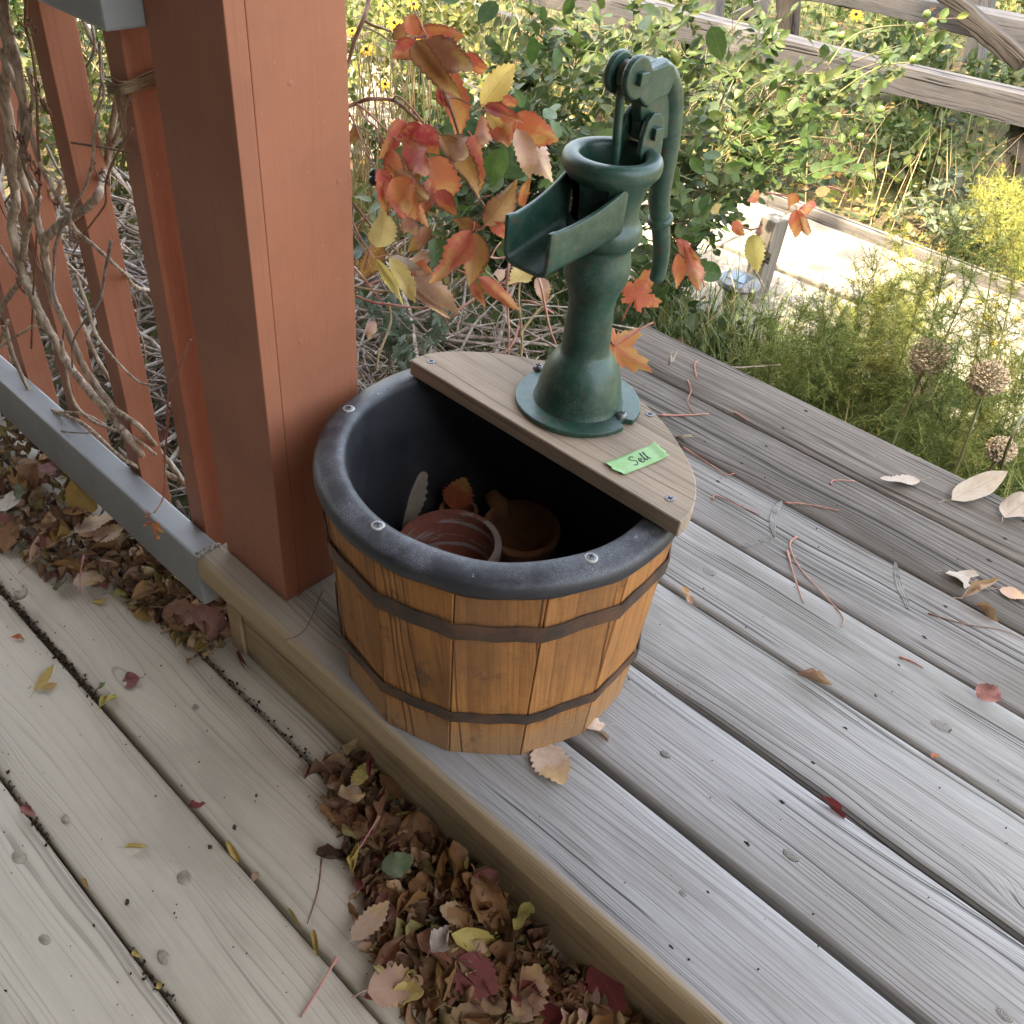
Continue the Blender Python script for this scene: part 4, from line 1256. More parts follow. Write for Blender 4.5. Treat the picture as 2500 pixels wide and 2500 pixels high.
def left_region(r):
    while True:
        t = r.random()
        x = -1.25 + t * 1.27
        wd = np.interp(x, [-1.3, -.5, -.42, -.33, -.25, -.15, -.05, .03], [.15, .135, .13, .115, .06, .035, .03, .03])
        s = r.random() ** 1.15
        y = .055 - s * (wd + .055)
        hh = min(1, (1 - s) * 1.35) ** .7 * np.interp(x, [-1.3, -.4, -.2, .03], [1, 1, .85, .7]) * (.75 + .25 * math.sin(x * 19 + 2))
        return x, y, hh
heap('leaf_litter', left_region, 200, 1700, .080, lambda x, y: ('at the far end' if x < -.6 else 'in the left part' if x < -.35 else 'in the middle' if x < -.18 else 'at the platform end') + ' of the rail heap, ' + ('inner side' if y > -.04 else 'outer side'), 'leaves in the heap along the bottom rail', 'brown crumbled leaf litter heaped along the grey bottom rail', 32, Zf)
# leaves of the heaps that can be told apart
lying(*cF(380, 1590), *cF(645, 1520), 78, 'flat', 51, 'l_tan', 'flat tan toothed leaf on top at the near tip of the front heap', Zf, lift=.022, tilt=(-.2, -.3))
lying(*cF(360, 1610), *cF(510, 1600), 30, 'crumple', 52, 'l_dryred', 'crimson leaf showing from under the flat tan toothed leaf', Zf, lift=.012)
lying(*cF(480, 1640), *cF(690, 1600), 52, 'crumple', 53, 'l_yellow', 'mustard yellow crumpled leaf below the flat tan leaf', Zf, lift=.014)
lying(*cF(1070, 1735), *cF(1215, 1470), 82, 'flat', 54, 'l_tan', 'large smooth brown-pink leaf standing at the bottom edge of the heap', Zf, lift=.020, tilt=(-.3, -.7), tiplift=.020)
lying(*cF(1440, 1440), *cF(1590, 1690), 70, 'flat', 55, 'l_dryred', 'large dark crimson leaf leaning on the riser at the bottom', Zf, lift=.036, tilt=(-.4, -.8))
lying(*cF(790, 1440), *cF(1000, 1590), 74, 'flat', 56, 'l_dryred', 'broad dull purple-red leaf in the middle of the front heap', Zf, lift=.030, tilt=(-.2, -.4))
lying(*cF(310, 1345), *cF(490, 1175), 56, 'flat', 57, 'l_tan', 'long smooth tan leaf on the left side of the front heap', Zf, lift=.030, tilt=(-.3, -.4))
lying(*cF(250, 640), *cF(345, 840), 56, 'curl', 58, 'l_tan', 'pale brown boat-shaped leaf at the upper end of the front heap', Zf, lift=.026)
lying(*cF(445, 1010), *cF(590, 950), 56, 'crumple', 59, 'l_drygreen', 'dark green wrinkled leaf in the front heap', Zf, lift=.045, tilt=(-.2, -.4))
lying(*cF(680, 1400), *cF(795, 1310), 60, 'crumple', 60, 'l_pale', 'pale beige wrinkled leaf near the middle of the front heap', Zf, lift=.045, tilt=(-.2, -.4))
lying(*c4(390, 1075), *c4(610, 970), 60, 'flat', 61, 'l_tan', 'large smooth tan leaf in the middle of the left heap', Zf, lift=.050, tilt=(-.2, -.5))
lying(*c4(485, 1110), *c4(660, 1060), 52, 'flat', 62, 'l_tan', 'golden tan leaf just below the large smooth leaf of the left heap', Zf, lift=.046, tilt=(-.2, -.5))
lying(*c4(30, 960), *c4(75, 870), 54, 'flat', 63, 'l_pale', 'pale pinkish leaf with a stalk at the left edge of the picture', Zf, lift=.050, tilt=(0, -.5))
lying(*c4(150, 1240), *c4(380, 1040), 40, 'curl', 64, 'l_tan', 'long twisted pink-brown leaf trailing out of the left heap', Zf, lift=.016)
lying(*c4(240, 760), *c4(320, 690), 62, 'flat', 65, 'l_dryred', 'reddish flat leaf high in the left heap by the rail', Zf, lift=.07, tilt=(0, -.6))
lying(*c4(90, 900), *c4(170, 850), 40, 'crumple', 66, 'l_drygreen', 'grey-green wrinkled leaf in the left heap', Zf, lift=.06, tilt=(0, -.4))
lying(*c4(370, 800), *c4(490, 960), 66, 'flat', 67, 'l_dryyel', 'tall ochre leaf standing against the bottom rail', Zf, lift=.080, tilt=(-.1, -.9), tiplift=-.03)
lying(*c4(380, 1340), *c4(565, 1290), 46, 'flat', 68, 'l_tan', 'broad pinkish leaf at the front of the left heap', Zf, lift=.014)

# dirt and crumbs packed in the floor gaps
for (xa, xb, yg, lab) in ((-.35, .42, -.0182, 'dark dirt and crumbs packed in the floor gap by the riser'), (-.45, -.02, -.1632, 'dark dirt and leaf crumbs packed in the middle floor gap'), (-.1, .55, -.3082, 'dark dirt and leaf crumbs in the nearest floor gap')):
    r = random.Random(int(xa * 100)); F = Foliage(); D = [simple(s, .8, 1.5, .5, 1.0, 3) for s in range(4)]
    for i in range(420):
        x = r.uniform(xa, xb)
        if yg < -.2 and math.sin(x * 21) < .2: continue
        F.add(D[r.randrange(4)], [tmat(Vector((x, yg + r.gauss(0, .0035), Zf - r.uniform(-.001, .012))), r.uniform(.003, .008), 1, r.uniform(0, 6), r.uniform(-1, 1), r.uniform(-1, 1))])
    setp(obj('gap_debris', F.mesh('gap_debris', 'dirt')), label=lab, cat='debris', kind='stuff')
# dust specks and grit lying on the boards
for (zz, y0, y1, lab, nn, s0) in ((Zf, -.42, -.03, 'scattered dark grit and specks on the porch floor', 260, 4), (0.0, .03, 1.0, 'scattered fine grit on the platform boards', 220, 5)):
    r = random.Random(s0); F = Foliage(); D = [simple(s, .8, 1.5, .5, 1.0, 3) for s in range(4)]
    for i in range(nn):
        x = r.uniform(-.4, 1.4)
        F.add(D[r.randrange(4)], [tmat(Vector((x, r.uniform(y0, y1), zz + .0015)), r.uniform(.0015, .004), 1, r.uniform(0, 6), r.uniform(-.3, .3), r.uniform(-.5, .5))])
    setp(obj('grit', F.mesh('grit', 'dirt')), label=lab, cat='grit', kind='stuff')

# ---- leaf stalks
def stalk(pts, fn, mat, label, z=0.0, rad=.0013, name='leaf_stalk', lift=None):
    P = []
    for i, (a, b) in enumerate(pts):
        l = rad + .0012 + (0 if lift is None else lift[i])
        P.append(onz(*fn(a, b), z + l))
    P = smoothpath(P, 4); n = len(P)
    rr_ = random.Random(int(pts[0][0]))
    m = MB(); m.tube(P, [rad * (1.35 if i < 2 else (.95 - .45 * i / n) * rr_.uniform(.85, 1.15)) for i in range(n)], 6)
    return setp(obj(name, m.mesh('stalk', smooth=True), MAT[mat]), label=label, cat='leaf stalk')
stalk([(462, 1003), (480, 985), (560, 1020), (685, 1075)], c6, 'redstem', 'bright red leaf stalk lying just right of the lid corner')
stalk([(805, 1020), (900, 1025), (1060, 1056)], c6, 'redstem', 'thin dark red leaf stalk pointing away from the splintered knot')
stalk([(815, 1245), (850, 1370), (893, 1492)], c6, 'pinkstem', 'short straight pinkish stalk of the crossed pair')
stalk([(860, 1180), (828, 1215), (870, 1320), (1000, 1465), (1080, 1560), (1068, 1605)], c6, 'pinkstem', 'long bent pinkish stalk of the crossed pair')
stalk([(1020, 930), (1040, 912), (1135, 916)], c6, 'pinkstem', 'small straw-coloured hooked stalk on the outer boards')
stalk([(345, 440), (362, 490), (345, 540), (375, 597)], c6, 'redstem', 'wavy crimson stalk with a black end near the lid')
stalk([(390, 352), (378, 375), (388, 432)], c6, 'redstem', 'short pink-red stalk on the outermost board near the pump', rad=.0018)
stalk([(215, 606), (330, 606), (445, 598)], c6, 'pinkstem', 'straight pink stalk sticking out from behind the lid', rad=.0018)
stalk([(325, 758), (440, 830), (520, 885), (565, 880)], c6, 'redstem', 'long reddish stalk running from the lid rim to a clump')
stalk([(565, 590), (600, 610), (632, 632)], c6, 'redstem', 'short rusty stalk lying at a gap between the outer boards')
stalk([(1345, 1745), (1400, 1765), (1458, 1797)], c6, 'redstem', 'short dark red stalk beside a nail on the middle boards')
stalk([(1480, 1540), (1650, 1590), (1830, 1620), (1935, 1670)], c6, 'brownstem', 'long thin brown stalk running off the right edge', rad=.0008)
stalk([(1590, 1615), (1530, 1720), (1420, 1900)], c7, 'pinkstem', 'long straight pinkish-red stalk sticking out of the front heap', Zf, .0021, lift=[.014, .006, 0])
stalk([(1520, 1120), (1500, 1300), (1450, 1460)], c7, 'brownstem', 'thin brown stalk curving down from the front heap', Zf, .0009)
stalk([(1790, 950), (1735, 1040), (1690, 1110)], c7, 'pinkstem', 'pale straight stalk lying on the upper front heap', Zf, .0012, lift=[.055, .05, .045])
stalk([(440, 1190), (420, 1300), (420, 1400)], c4, 'pinkstem', 'pale straight stalk standing in the left heap', Zf, .0016, lift=[.045, .03, .012])
stalk([(780, 1290), (850, 1450), (980, 1640)], c4, 'brownstem', 'long thin brown stalk along the floor gap under the rail', Zf, .0011, lift=[.02, .01, .004])
stalk([(1690, 1380), (1600, 1580), (1490, 1640)], c4, 'brownstem', 'thin dark thread-like stalk beside the foot of the post', 0, .0006)
stalk([(1680, 1330), (1600, 1345), (1560, 1420)], c4, 'brownstem', 'thin dark stalk lying at the corner of the post base', 0, .0005)

# ---- leaves in the barrel
def free_leaf(name, b, t, wide, kind, seed, mat, nrm, label):
    return put_leaf(name, shape(kind, seed, mat), Vector(b), Vector(t), wide, nrm, label=label, cat='leaf')
def c5(x, y): return (700 + x * .5435, 800 + y * .5435)
free_leaf('fallen_leaf', onz(*c5(490, 900), .085), onz(*c5(615, 660), .165), .75, 'flat', 71, 'l_pale', (.6, -.6, .5), 'pale toothed leaf standing up against the inside wall of the barrel')
free_leaf('fallen_leaf', onz(*c5(745, 815), .115), onz(*c5(800, 665), .165), 1.25, 'flat', 72, 'l_orange', (.6, -.6, .5), 'orange-brown leaf standing behind the limed pot in the barrel')
free_leaf('fallen_leaf', onz(*c5(1180, 950), .06), onz(*c5(1300, 850), .075), 1.0, 'flat', 73, 'l_dryred', (.3, -.3, .8), 'dark rusty leaf beside the clay pot under the lid')

# ================================================================== CREEPER behind the post and pump
def cA_(x, y): return (850 + x * .2588, y * .2588)
def cB_(x, y): return (850 + x * .2588, 400 + y * .2588)
creeper = empty('creeper_vine', tuple(at(900, 860, 1.75)), label='creeper with red and orange autumn leaves hanging between post and pump', cat='vine')
CR = random.Random(77)
def cleaf(fn, b, t, w, mat, dep, kind='creeper', name='leaf', parent=None, mag=1.0, label=None):
    d0 = dep + CR.uniform(-.02, .02); d1 = d0 + CR.uniform(-.05, .03)
    p0 = at(*fn(*b), d0); p1 = at(*fn(*t), d1); p1 = p0 + (p1 - p0) * 1.10 + Vector((0, 0, -.006))
    L = (p1 - p0).length
    wpx = w * (.2588 if fn in (cA_, cB_) else 1.0)
    wide = (wpx / FPX * d0) / L / .58 * 1.28 * mag
    view = (CAM - p0).normalized()
    nrm = view + Vector((CR.uniform(-.4, .4), CR.uniform(-.4, .4), CR.uniform(-.2, .4)))
    if CR.random() < .3: nrm = -nrm
    return put_leaf(name, shape(kind, CR.randrange(9), mat), p0, p1, wide, nrm, parent if parent is not None else creeper, label=label)
D = 1.50
for (b, t, w, mt, dp) in [
    ((625, 340), (600, 90), 160, 'l_red', D), ((640, 330), (1045, 300), 190, 'l_red', D + .02), ((620, 370), (440, 520), 190, 'l_red', D),
    ((630, 400), (900, 820), 200, 'l_brown', D - .03), ((715, 390), (1290, 710), 260, 'l_brown', D - .02), ((1090, 500), (1300, 700), 150, 'l_red', D + .05),
    ((870, 640), (1110, 1130), 220, 'l_orange', D + .04), ((840, 830), (930, 1030), 110, 'l_red', D + .06),
    ((1255, 1010), (1565, 560), 210, 'l_yellow', D - .02), ((1290, 1000), (1640, 1120), 110, 'l_red', D - .04), ((1540, 1110), (1945, 1270), 260, 'l_orange', D - .02),
    ((1300, 1040), (1530, 1335), 110, 'l_yellow', D - .06), ((1370, 1080), (1615, 1560), 220, 'l_orange', D - .02), ((1260, 1080), (1300, 1420), 140, 'l_orange', D),
    ((1590, 1210), (1710, 1690), 180, 'l_tan', D - .02), ((1720, 1200), (1905, 1720), 190, 'l_tan', D), ((1480, 880), (1570, 1000), 120, 'l_orange', D + .05),
    ((690, 1170), (830, 1470), 240, 'l_red', D - .02), ((680, 1160), (500, 1290), 150, 'l_red', D), ((540, 1330), (900, 1810), 210, 'l_red', D - .04),
    ((760, 1480), (1035, 1910), 260, 'l_orange', D), ((870, 1280), (1240, 1750), 190, 'l_brown', D - .03), ((960, 1290), (1240, 1600), 230, 'l_brown', D - .05),
    ((400, 1400), (500, 1720), 170, 'l_red', D), ((430, 1600), (790, 1900), 170, 'l_brown', D - .02), ((300, 1590), (370, 1930), 150, 'l_orange', D - .04),
    ((420, 1680), (650, 2010), 240, 'l_orange', D - .05), ((540, 1150), (330, 1400), 150, 'l_orange', D + .05), ((560, 1420), (620, 1760), 160, 'l_brown', D + .02), ((830, 1800), (1000, 1950), 150, 'l_red', D + .02),
    ((60, 1190), (50, 1340), 80, 'l_brown', D + .1)]:
    cleaf(cA_, b, t, w, mt, dp)
for (b, t, w, mt, dp) in [
    ((370, 140), (630, 560), 230, 'l_orange', D - .04), ((550, 500), (640, 790), 150, 'l_brown', D - .04), ((490, 140), (735, 525), 150, 'l_orange', D),
    ((265, 790), (345, 420), 225, 'l_yellow', D - .02), ((255, 900), (710, 1480), 85, 'l_yellow', D - .02), ((390, 880), (625, 1325), 140, 'l_yellow', D - .05),
    ((610, 1010), (910, 1200), 150, 'l_tan', D), ((640, 1010), (1030, 1350), 170, 'l_tan', D - .03), ((600, 980), (890, 1050), 150, 'l_orange', D),
    ((1160, 625), (890, 1185), 240, 'l_orange', D - .06), ((1200, 650), (1145, 1085), 240, 'l_brown', D - .03), ((1285, 580), (1565, 140), 230, 'l_brown', D - .04),
    ((1250, 580), (1010, 490), 130, 'l_brown', D - .03), ((1330, 570), (1560, 660), 110, 'l_orange', D - .02), ((1150, 1060), (1265, 1350), 90, 'l_orange', D),
    ((1230, 1070), (1595, 1330), 130, 'l_orange', D - .02), ((1700, 930), (1560, 1210), 170, 'l_yellow', D + .02), ((1640, 400), (1685, 150), 80, 'l_orange', D + .02),
    ((830, 830), (600, 900), 100, 'l_tan', D + .06), ((1780, 1060), (1850, 1240), 130, 'l_tan', D + .06), ((410, 880), (660, 970), 90, 'l_pale', D - .02), ((600, 1170), (940, 1410), 80, 'l_tan', D - .02),
    ((250, 1480), (200, 1600), 90, 'l_tan', D + .1), ((1480, 1000), (1400, 1080), 90, 'l_tan', D + .08)]:
    cleaf(cB_, b, t, w, mt, dp)
for i in range(16):
    px, py = CR.uniform(870, 1330), CR.uniform(20, 640)
    a = math.radians(CR.uniform(20, 140)); L = CR.uniform(55, 105)
    mt = CR.choice(('l_red', 'l_orange', 'l_brown', 'l_green', 'l_green', 'l_green'))
    cleaf(lambda x, y: (x, y), (px, py), (px + L * math.cos(a), py + L * math.sin(a)), L * .52, mt, D + CR.uniform(.06, .24))
# leaves right of the pump on the same vine
for (b, t, w, mt, dp) in [((1668, 595), (1722, 712), 32, 'l_orange', 1.45), ((1655, 618), (1652, 690), 30, 'l_orange', 1.45), ((1650, 585), (1690, 618), 26, 'l_orange', 1.46),
    ((1922, 476), (1950, 512), 34, 'l_orange', 1.75), ((1985, 488), (1958, 508), 34, 'l_orange', 1.76), ((1942, 512), (1947, 583), 36, 'l_orange', 1.74), ((1950, 520), (1972, 562), 22, 'l_brown', 1.75),
    ((1838, 572), (1850, 645), 42, 'l_yellow', 1.7), ((1852, 556), (1884, 578), 24, 'l_brown', 1.7), ((1830, 492), (1850, 470), 22, 'l_orange', 1.78), ((1735, 515), (1775, 498), 22, 'l_yellow', 1.6), ((1990, 470), (2028, 458), 24, 'l_yellow', 1.8), ((1790, 540), (1812, 560), 24, 'l_orange', 1.66)]:
    cleaf(lambda x, y: (x, y), b, t, w, mt, dp)
def cstem(fn, pts, r0, mat, dep, jit=.02):
    P = [at(*fn(*p), dep + CR.uniform(-jit, jit)) for p in pts]
    P = smoothpath(P, 5); m = MB(); n = len(P)
    m.tube(P, [r0 * (1 - .35 * i / n) for i in range(n)], 6)
    o = obj('stem', m.mesh('stem', smooth=True), MAT[mat], creeper)
ident = lambda x, y: (x, y)
for (fn, pts, r0, mt) in [
    (cA_, [(200, -60), (180, 60), (140, 190), (60, 380), (0, 600), (-60, 800)], .0042, 'brownstem'),
    (cA_, [(150, 190), (230, 240), (330, 270), (400, 295)], .0026, 'brownstem'), (cA_, [(160, 250), (300, 320), (420, 390), (625, 355)], .0015, 'redstem'),
    (cA_, [(620, 350), (740, 340), (730, 320), (620, 80), (590, -20)], .0016, 'redstem'),
    (cA_, [(-60, 1030), (60, 980), (200, 935), (420, 945), (520, 1010), (660, 1140)], .0040, 'brownstem'), (cA_, [(430, 930), (460, 905), (560, 980), (680, 1120), (800, 1270), (880, 1290)], .0020, 'redstem'),
    (cA_, [(720, 330), (820, 620), (900, 830), (960, 1000), (1040, 1250), (1060, 1330)], .0036, 'brownstem'), (cA_, [(920, 915), (1030, 930), (1120, 970), (1255, 1040)], .0014, 'brownstem'),
    (cA_, [(90, 985), (200, 1070), (320, 1190), (420, 1290), (500, 1330)], .0020, 'pinkstem'), (cA_, [(100, 990), (160, 1110), (270, 1210), (330, 1350), (320, 1470), (400, 1590)], .0018, 'redstem'),
    (cA_, [(10, 1060), (90, 1240), (170, 1440), (265, 1600)], .0017, 'redstem'), (cA_, [(30, 1170), (180, 1240), (310, 1370)], .0010, 'brownstem'),
    (cB_, [(1080, 60), (1140, 190), (1210, 290), (1290, 420), (1290, 580)], .0030, 'brownstem'), (cB_, [(1230, 380), (1260, 320), (1340, 300)], .0014, 'redstem'), (cB_, [(1290, 580), (1230, 620), (1160, 625)], .0014, 'redstem'),
    (cB_, [(40, 540), (130, 720), (250, 890)], .0018, 'pinkstem'), (cB_, [(50, 370), (180, 540), (330, 690), (510, 880)], .0026, 'brownstem'), (cB_, [(250, 890), (400, 860), (560, 900)], .0012, 'pinkstem'),
    (cB_, [(1780, 1020), (1830, 1200), (1900, 1540), (1960, 1700)], .0026, 'pinkstem'), (cB_, [(1560, 800), (1510, 1000), (1500, 1300), (1515, 1560), (1510, 1850)], .0024, 'pinkstem'),
    (cB_, [(1350, 880), (1390, 800), (1440, 740)], .0015, 'pinkstem'), (cB_, [(1340, 880), (1420, 890), (1520, 870)], .0017, 'pinkstem'),
    (cB_, [(790, 1320), (880, 1430), (960, 1450), (1060, 1360), (1200, 1270), (1330, 1190)], .0022, 'pinkstem'), (cB_, [(900, 1440), (960, 1550), (1025, 1635)], .0015, 'brownstem'),
    (cB_, [(80, 1250), (250, 1310), (420, 1330), (640, 1360), (770, 1350)], .0022, 'redstem'), (cB_, [(60, 970), (180, 1120), (320, 1310)], .0018, 'redstem'), (cB_, [(160, 1150), (320, 1090), (470, 1020)], .0018, 'redstem'),
    (cB_, [(70, 1160), (300, 1200), (560, 1190), (760, 1180)], .0020, 'drystem'), (cB_, [(380, 1310), (400, 1430), (390, 1540), (290, 1800), (270, 1960)], .0026, 'drystem'),
    (cB_, [(1020, 1000), (1300, 1100), (1560, 1130), (1740, 1050)], .0020, 'redstem'), (cB_, [(1620, 1610), (1760, 1420), (1940, 1240)], .0024, 'drystem'), (cB_, [(1450, 1800), (1560, 1680), (1620, 1480)], .0024, 'pinkstem'),
    (cB_, [(1630, 1820), (1640, 1600), (1610, 1300), (1620, 1120)], .0026, 'drystem'), (cB_, [(1290, 1010), (1400, 1110), (1480, 1240)], .0018, 'drystem'), (cB_, [(1640, 1290), (1760, 1310), (1940, 1410)], .0022, 'pinkstem'),
    (cB_, [(60, 680), (150, 820), (220, 1000)], .0012, 'pinkstem'), (cB_, [(170, 480), (90, 640)], .0018, 'redstem'), (cB_, [(230, 720), (150, 1000)], .0015, 'redstem'),
    (ident, [(1720, 700), (1700, 640), (1670, 592)], .0016, 'redstem'), (ident, [(1870, 470), (1900, 475), (1925, 480)], .0020, 'redstem'), (ident, [(1790, 545), (1830, 560), (1860, 555)], .0018, 'redstem'), (ident, [(2020, 455), (2045, 462), (2070, 475)], .0016, 'redstem')]:
    cstem(fn, pts, r0, mt, D + .03 if fn is not ident else 1.7)
m = MB(); 
for (x, y) in ((245, 1640), (240, 1700), (-40, 1650)):
    c = at(*cA_(x, y), D); m.lathe([(.0003, -.0085), (.005, -.007), (.0085, 0), (.006, .006), (.0003, .0085)], 12, c)
obj('berries', m.mesh('berries', smooth=True), MAT['berry'], creeper)

# maple leaves caught behind the pump
def maple(cx, cy, dep, rpx, ang, seed, mat, label, tilt=(0, 0, 0), z=None):
    p = at(cx, cy, dep) if z is None else onz(cx, cy, z)
    dep = (CAM - p).length if z is not None else dep
    view = (CAM - p).normalized()
    right = Vector(RR[:, 0]); upv = Vector(RR[:, 1])
    d = right * math.cos(ang) + upv * math.sin(ang)
    L = rpx / FPX * dep
    n = view + Vector(tilt)
    return put_leaf('maple_leaf', shape('maple', seed, mat), p, p + d * L, 1.0, n, label=label, cat='leaf')
maple(1553, 726, 1.42, 85, math.radians(60), 1, 'l_orange', 'big pink and yellow maple leaf hanging just right of the pump column', (.2, -.1, .3))
maple(1500, 845, 1.30, 110, math.radians(-38), 2, 'l_orange', 'orange maple leaf lying over the board ends behind the pump', (.1, .2, .5))
m = MB(); m.tube(smoothpath([at(1495, 845, 1.30), at(1540, 815, 1.31), at(1595, 787, 1.32)], 4), .0015, 6)
setp(obj('leaf_stalk', m.mesh('stalk', smooth=True), MAT['redstem']), label='bright crimson stalk of the orange maple leaf behind the pump', cat='leaf stalk')

# ================================================================== WOODY VINE on the railing
vine = empty('woody_vine', tuple(ony(5, 820, .03)), label='old bare woody vine with peeling brown bark climbing the red railing', cat='vine')
def wstem(pts, rad, seed, mat='bark', knots=True, name='stem'):
    """pts: (px, py, y-plane)"""
    P = smoothpath([ony(a, b, y) for a, b, y in pts], 6); r = random.Random(seed)
    n = len(P)
    rad = tuple(v * (.58 if v > .003 else .85) for v in rad)
    R = []
    for i in range(n):
        t = i / (n - 1)
        R.append((rad[0] + (rad[1] - rad[0]) * t) * (1 + (.22 * r.random() if knots else .06 * r.random())))
        P[i] = P[i] + Vector((r.uniform(-1, 1), r.uniform(-.4, .4), r.uniform(-1, 1))) * R[i] * .18
    m = MB(); m.tube(P, R, 9)
    if rad[0] > .0028:
        # loose bark strips
        for s in range(max(2, int(n / 9))):
            i = r.randrange(1, n - 3); o = Vector((r.uniform(-1, 1), -abs(r.uniform(.2, 1)), r.uniform(-.4, .4))).normalized()
            Q = [P[i] + o * R[i], P[i + 1] + o * R[i] * 1.15, P[i + 2] + o * R[i] * 1.3 + Vector((r.uniform(-.004, .004), -.002, r.uniform(-.004, .004)))]
            m.tube(Q, [R[i] * .28, R[i] * .22, R[i] * .06], 4, flat=.4)
    obj(name, m.mesh('stem', smooth=True), MAT[mat], vine)
wstem([(0, -60, .022), (7, 23, .022), (23, 130, .026), (12, 230, .024), (30, 350, .024), (36, 450, .026), (38, 500, .022), (28, 545, .022), (36, 590, .022), (48, 648, .022), (72, 706, .02), (98, 764, .02), (130, 823, .022), (165, 885, .026), (210, 945, .026), (258, 1000, .028), (300, 1050, .030)], (.0105, .0085), 1)
wstem([(300, 1050, .03), (330, 1090, .034), (357, 1124, .060), (404, 1155, .095), (441, 1174, .12), (480, 1190, .14)], (.0085, .006), 2)
wstem([(20, 70, .03), (50, 200, .02), (60, 330, .02), (50, 420, .02), (78, 505, .02), (60, 590, .024), (50, 680, .03), (10, 740, .02), (-20, 790, .02)], (.0075, .0065), 3)
wstem([(112, 580, .020), (109, 625, .020), (119, 683, .018), (135, 741, .018), (163, 799, .018), (198, 881, .022), (240, 950, .026), (280, 1000, .026)], (.0085, .0075), 4)
wstem([(280, 1000, .026), (335, 1037, .030), (373, 1078, .065), (404, 1118, .095), (447, 1174, .12)], (.0062, .005), 5)
wstem([(105, 590, .020), (144, 548, .024), (177, 531, .030), (233, 487, .032), (247, 450, .05), (254, 420, .075), (268, 349, .085), (286, 233, .088), (292, 190, .092)], (.0095, .0052), 6)
wstem([(60, 250, .02), (90, 380, .02), (123, 450, .020), (163, 520, .020), (186, 562, .026), (230, 600, .030), (275, 641, .032), (314, 678, .08)], (.0030, .0026), 7, knots=False)
wstem([(300, 300, .085), (268, 380, .085), (263, 492, .080), (259, 562, .076), (277, 632, .078), (300, 660, .085), (330, 700, .11), (372, 710, .16)], (.0048, .0030), 8)
wstem([(14, 800, .02), (30, 860, .02), (47, 902, .02), (70, 950, .024), (110, 992, .024), (200, 1033, .026), (250, 1075, .024), (298, 1117, .022), (391, 1168, .07)], (.0052, .004), 9)
wstem([(66, -20, .02), (62, 60, .02), (75, 110, .02), (88, 200, .02), (92, 330, .02), (96, 400, .02), (94, 500, .02), (82, 700, .02), (76, 850, .02)], (.0020, .0016), 10, 'brownstem', False)
wstem([(0, 120, .018), (60, 260, .018), (70, 300, .018), (60, 400, .02), (95, 470, .02)], (.0058, .0050), 11)
wstem([(95, 480, .02), (90, 530, .02), (105, 585, .02)], (.0055, .0075), 12)
wstem([(150, 445, .085), (130, 520, .085), (118, 590, .10), (90, 650, .11), (70, 690, .11)], (.0055, .0055), 13)
wstem([(160, 700, .085), (200, 790, .085), (235, 870, .085), (270, 930, .09)], (.0055, .0050), 14)
wstem([(175, 348, .026), (240, 358, .030), (300, 370, .032), (345, 378, .034)], (.0016, .0012), 15, 'brownstem', False)
wstem([(0, 600, .018), (30, 650, .018), (60, 680, .02)], (.0034, .0030), 16)
wstem([(0, 680, .12), (80, 600, .12), (160, 640, .12), (240, 720, .12), (330, 760, .12)], (.0045, .0035), 17)
wstem([(150, 830, .022), (160, 900, .024), (180, 980, .024), (230, 1030, .026), (320, 1065, .034), (380, 1110, .06)], (.0042, .0036), 18)
wstem([(0, 980, .05), (60, 1000, .03), (130, 1005, .026), (200, 1010, .03), (260, 1040, .034)], (.0030, .0024), 19)
wstem([(135, 1050, .006), (180, 1056, .012), (230, 1057, .016)], (.0018, .0012), 20, 'twig', False)
wstem([(-10, 880, .02), (30, 955, .02), (75, 985, .02), (140, 1010, .025)], (.0060, .0042), 21)
VR = random.Random(66)
for i in range(26):
    px = VR.uniform(-20, 330); py = VR.uniform(-30, 900); y = VR.choice((.015, .02, .09, .11, .14))
    pts = [(px, py, y)]; a = VR.uniform(50, 130)
    for k in range(5):
        a += VR.uniform(-35, 35); L = VR.uniform(40, 90); pts.append((pts[-1][0] + L * math.cos(math.radians(a)), min(960, pts[-1][1] + L * math.sin(math.radians(a))), y + VR.uniform(-.004, .02)))
    if pts[-1][0] > 420: continue
    wstem(pts, (VR.uniform(.0016, .0040), VR.uniform(.0010, .0022)), 100 + i, VR.choice(('bark', 'twig', 'twig', 'brownstem')), False)
# spiral tendrils
TR = random.Random(9)
for (px, py) in [(72, 195), (95, 250), (45, 350), (52, 370), (60, 380), (38, 330), (75, 420), (240, 420), (92, 245), (30, 320), (68, 400), (55, 520), (120, 480), (170, 570), (40, 690), (66, 60), (48, 40), (18, 60)]:
    c = ony(px, py, .012); P = []
    ph = TR.uniform(0, 6); k = TR.choice((1, 2, 3))
    for i in range(30):
        t = i / 29; rr = .010 * (1 - t * .75); a = ph + t * k * 2 * PI
        P.append(c + Vector((math.cos(a) * rr + t * .012, TR.uniform(-.0008, .0008) + t * .004, math.sin(a) * rr - t * TR.uniform(0, .012))))
    m = MB(); m.tube(P, .0007, 4); obj('tendril', m.mesh('tendril', smooth=True), MAT['brownstem'], vine)
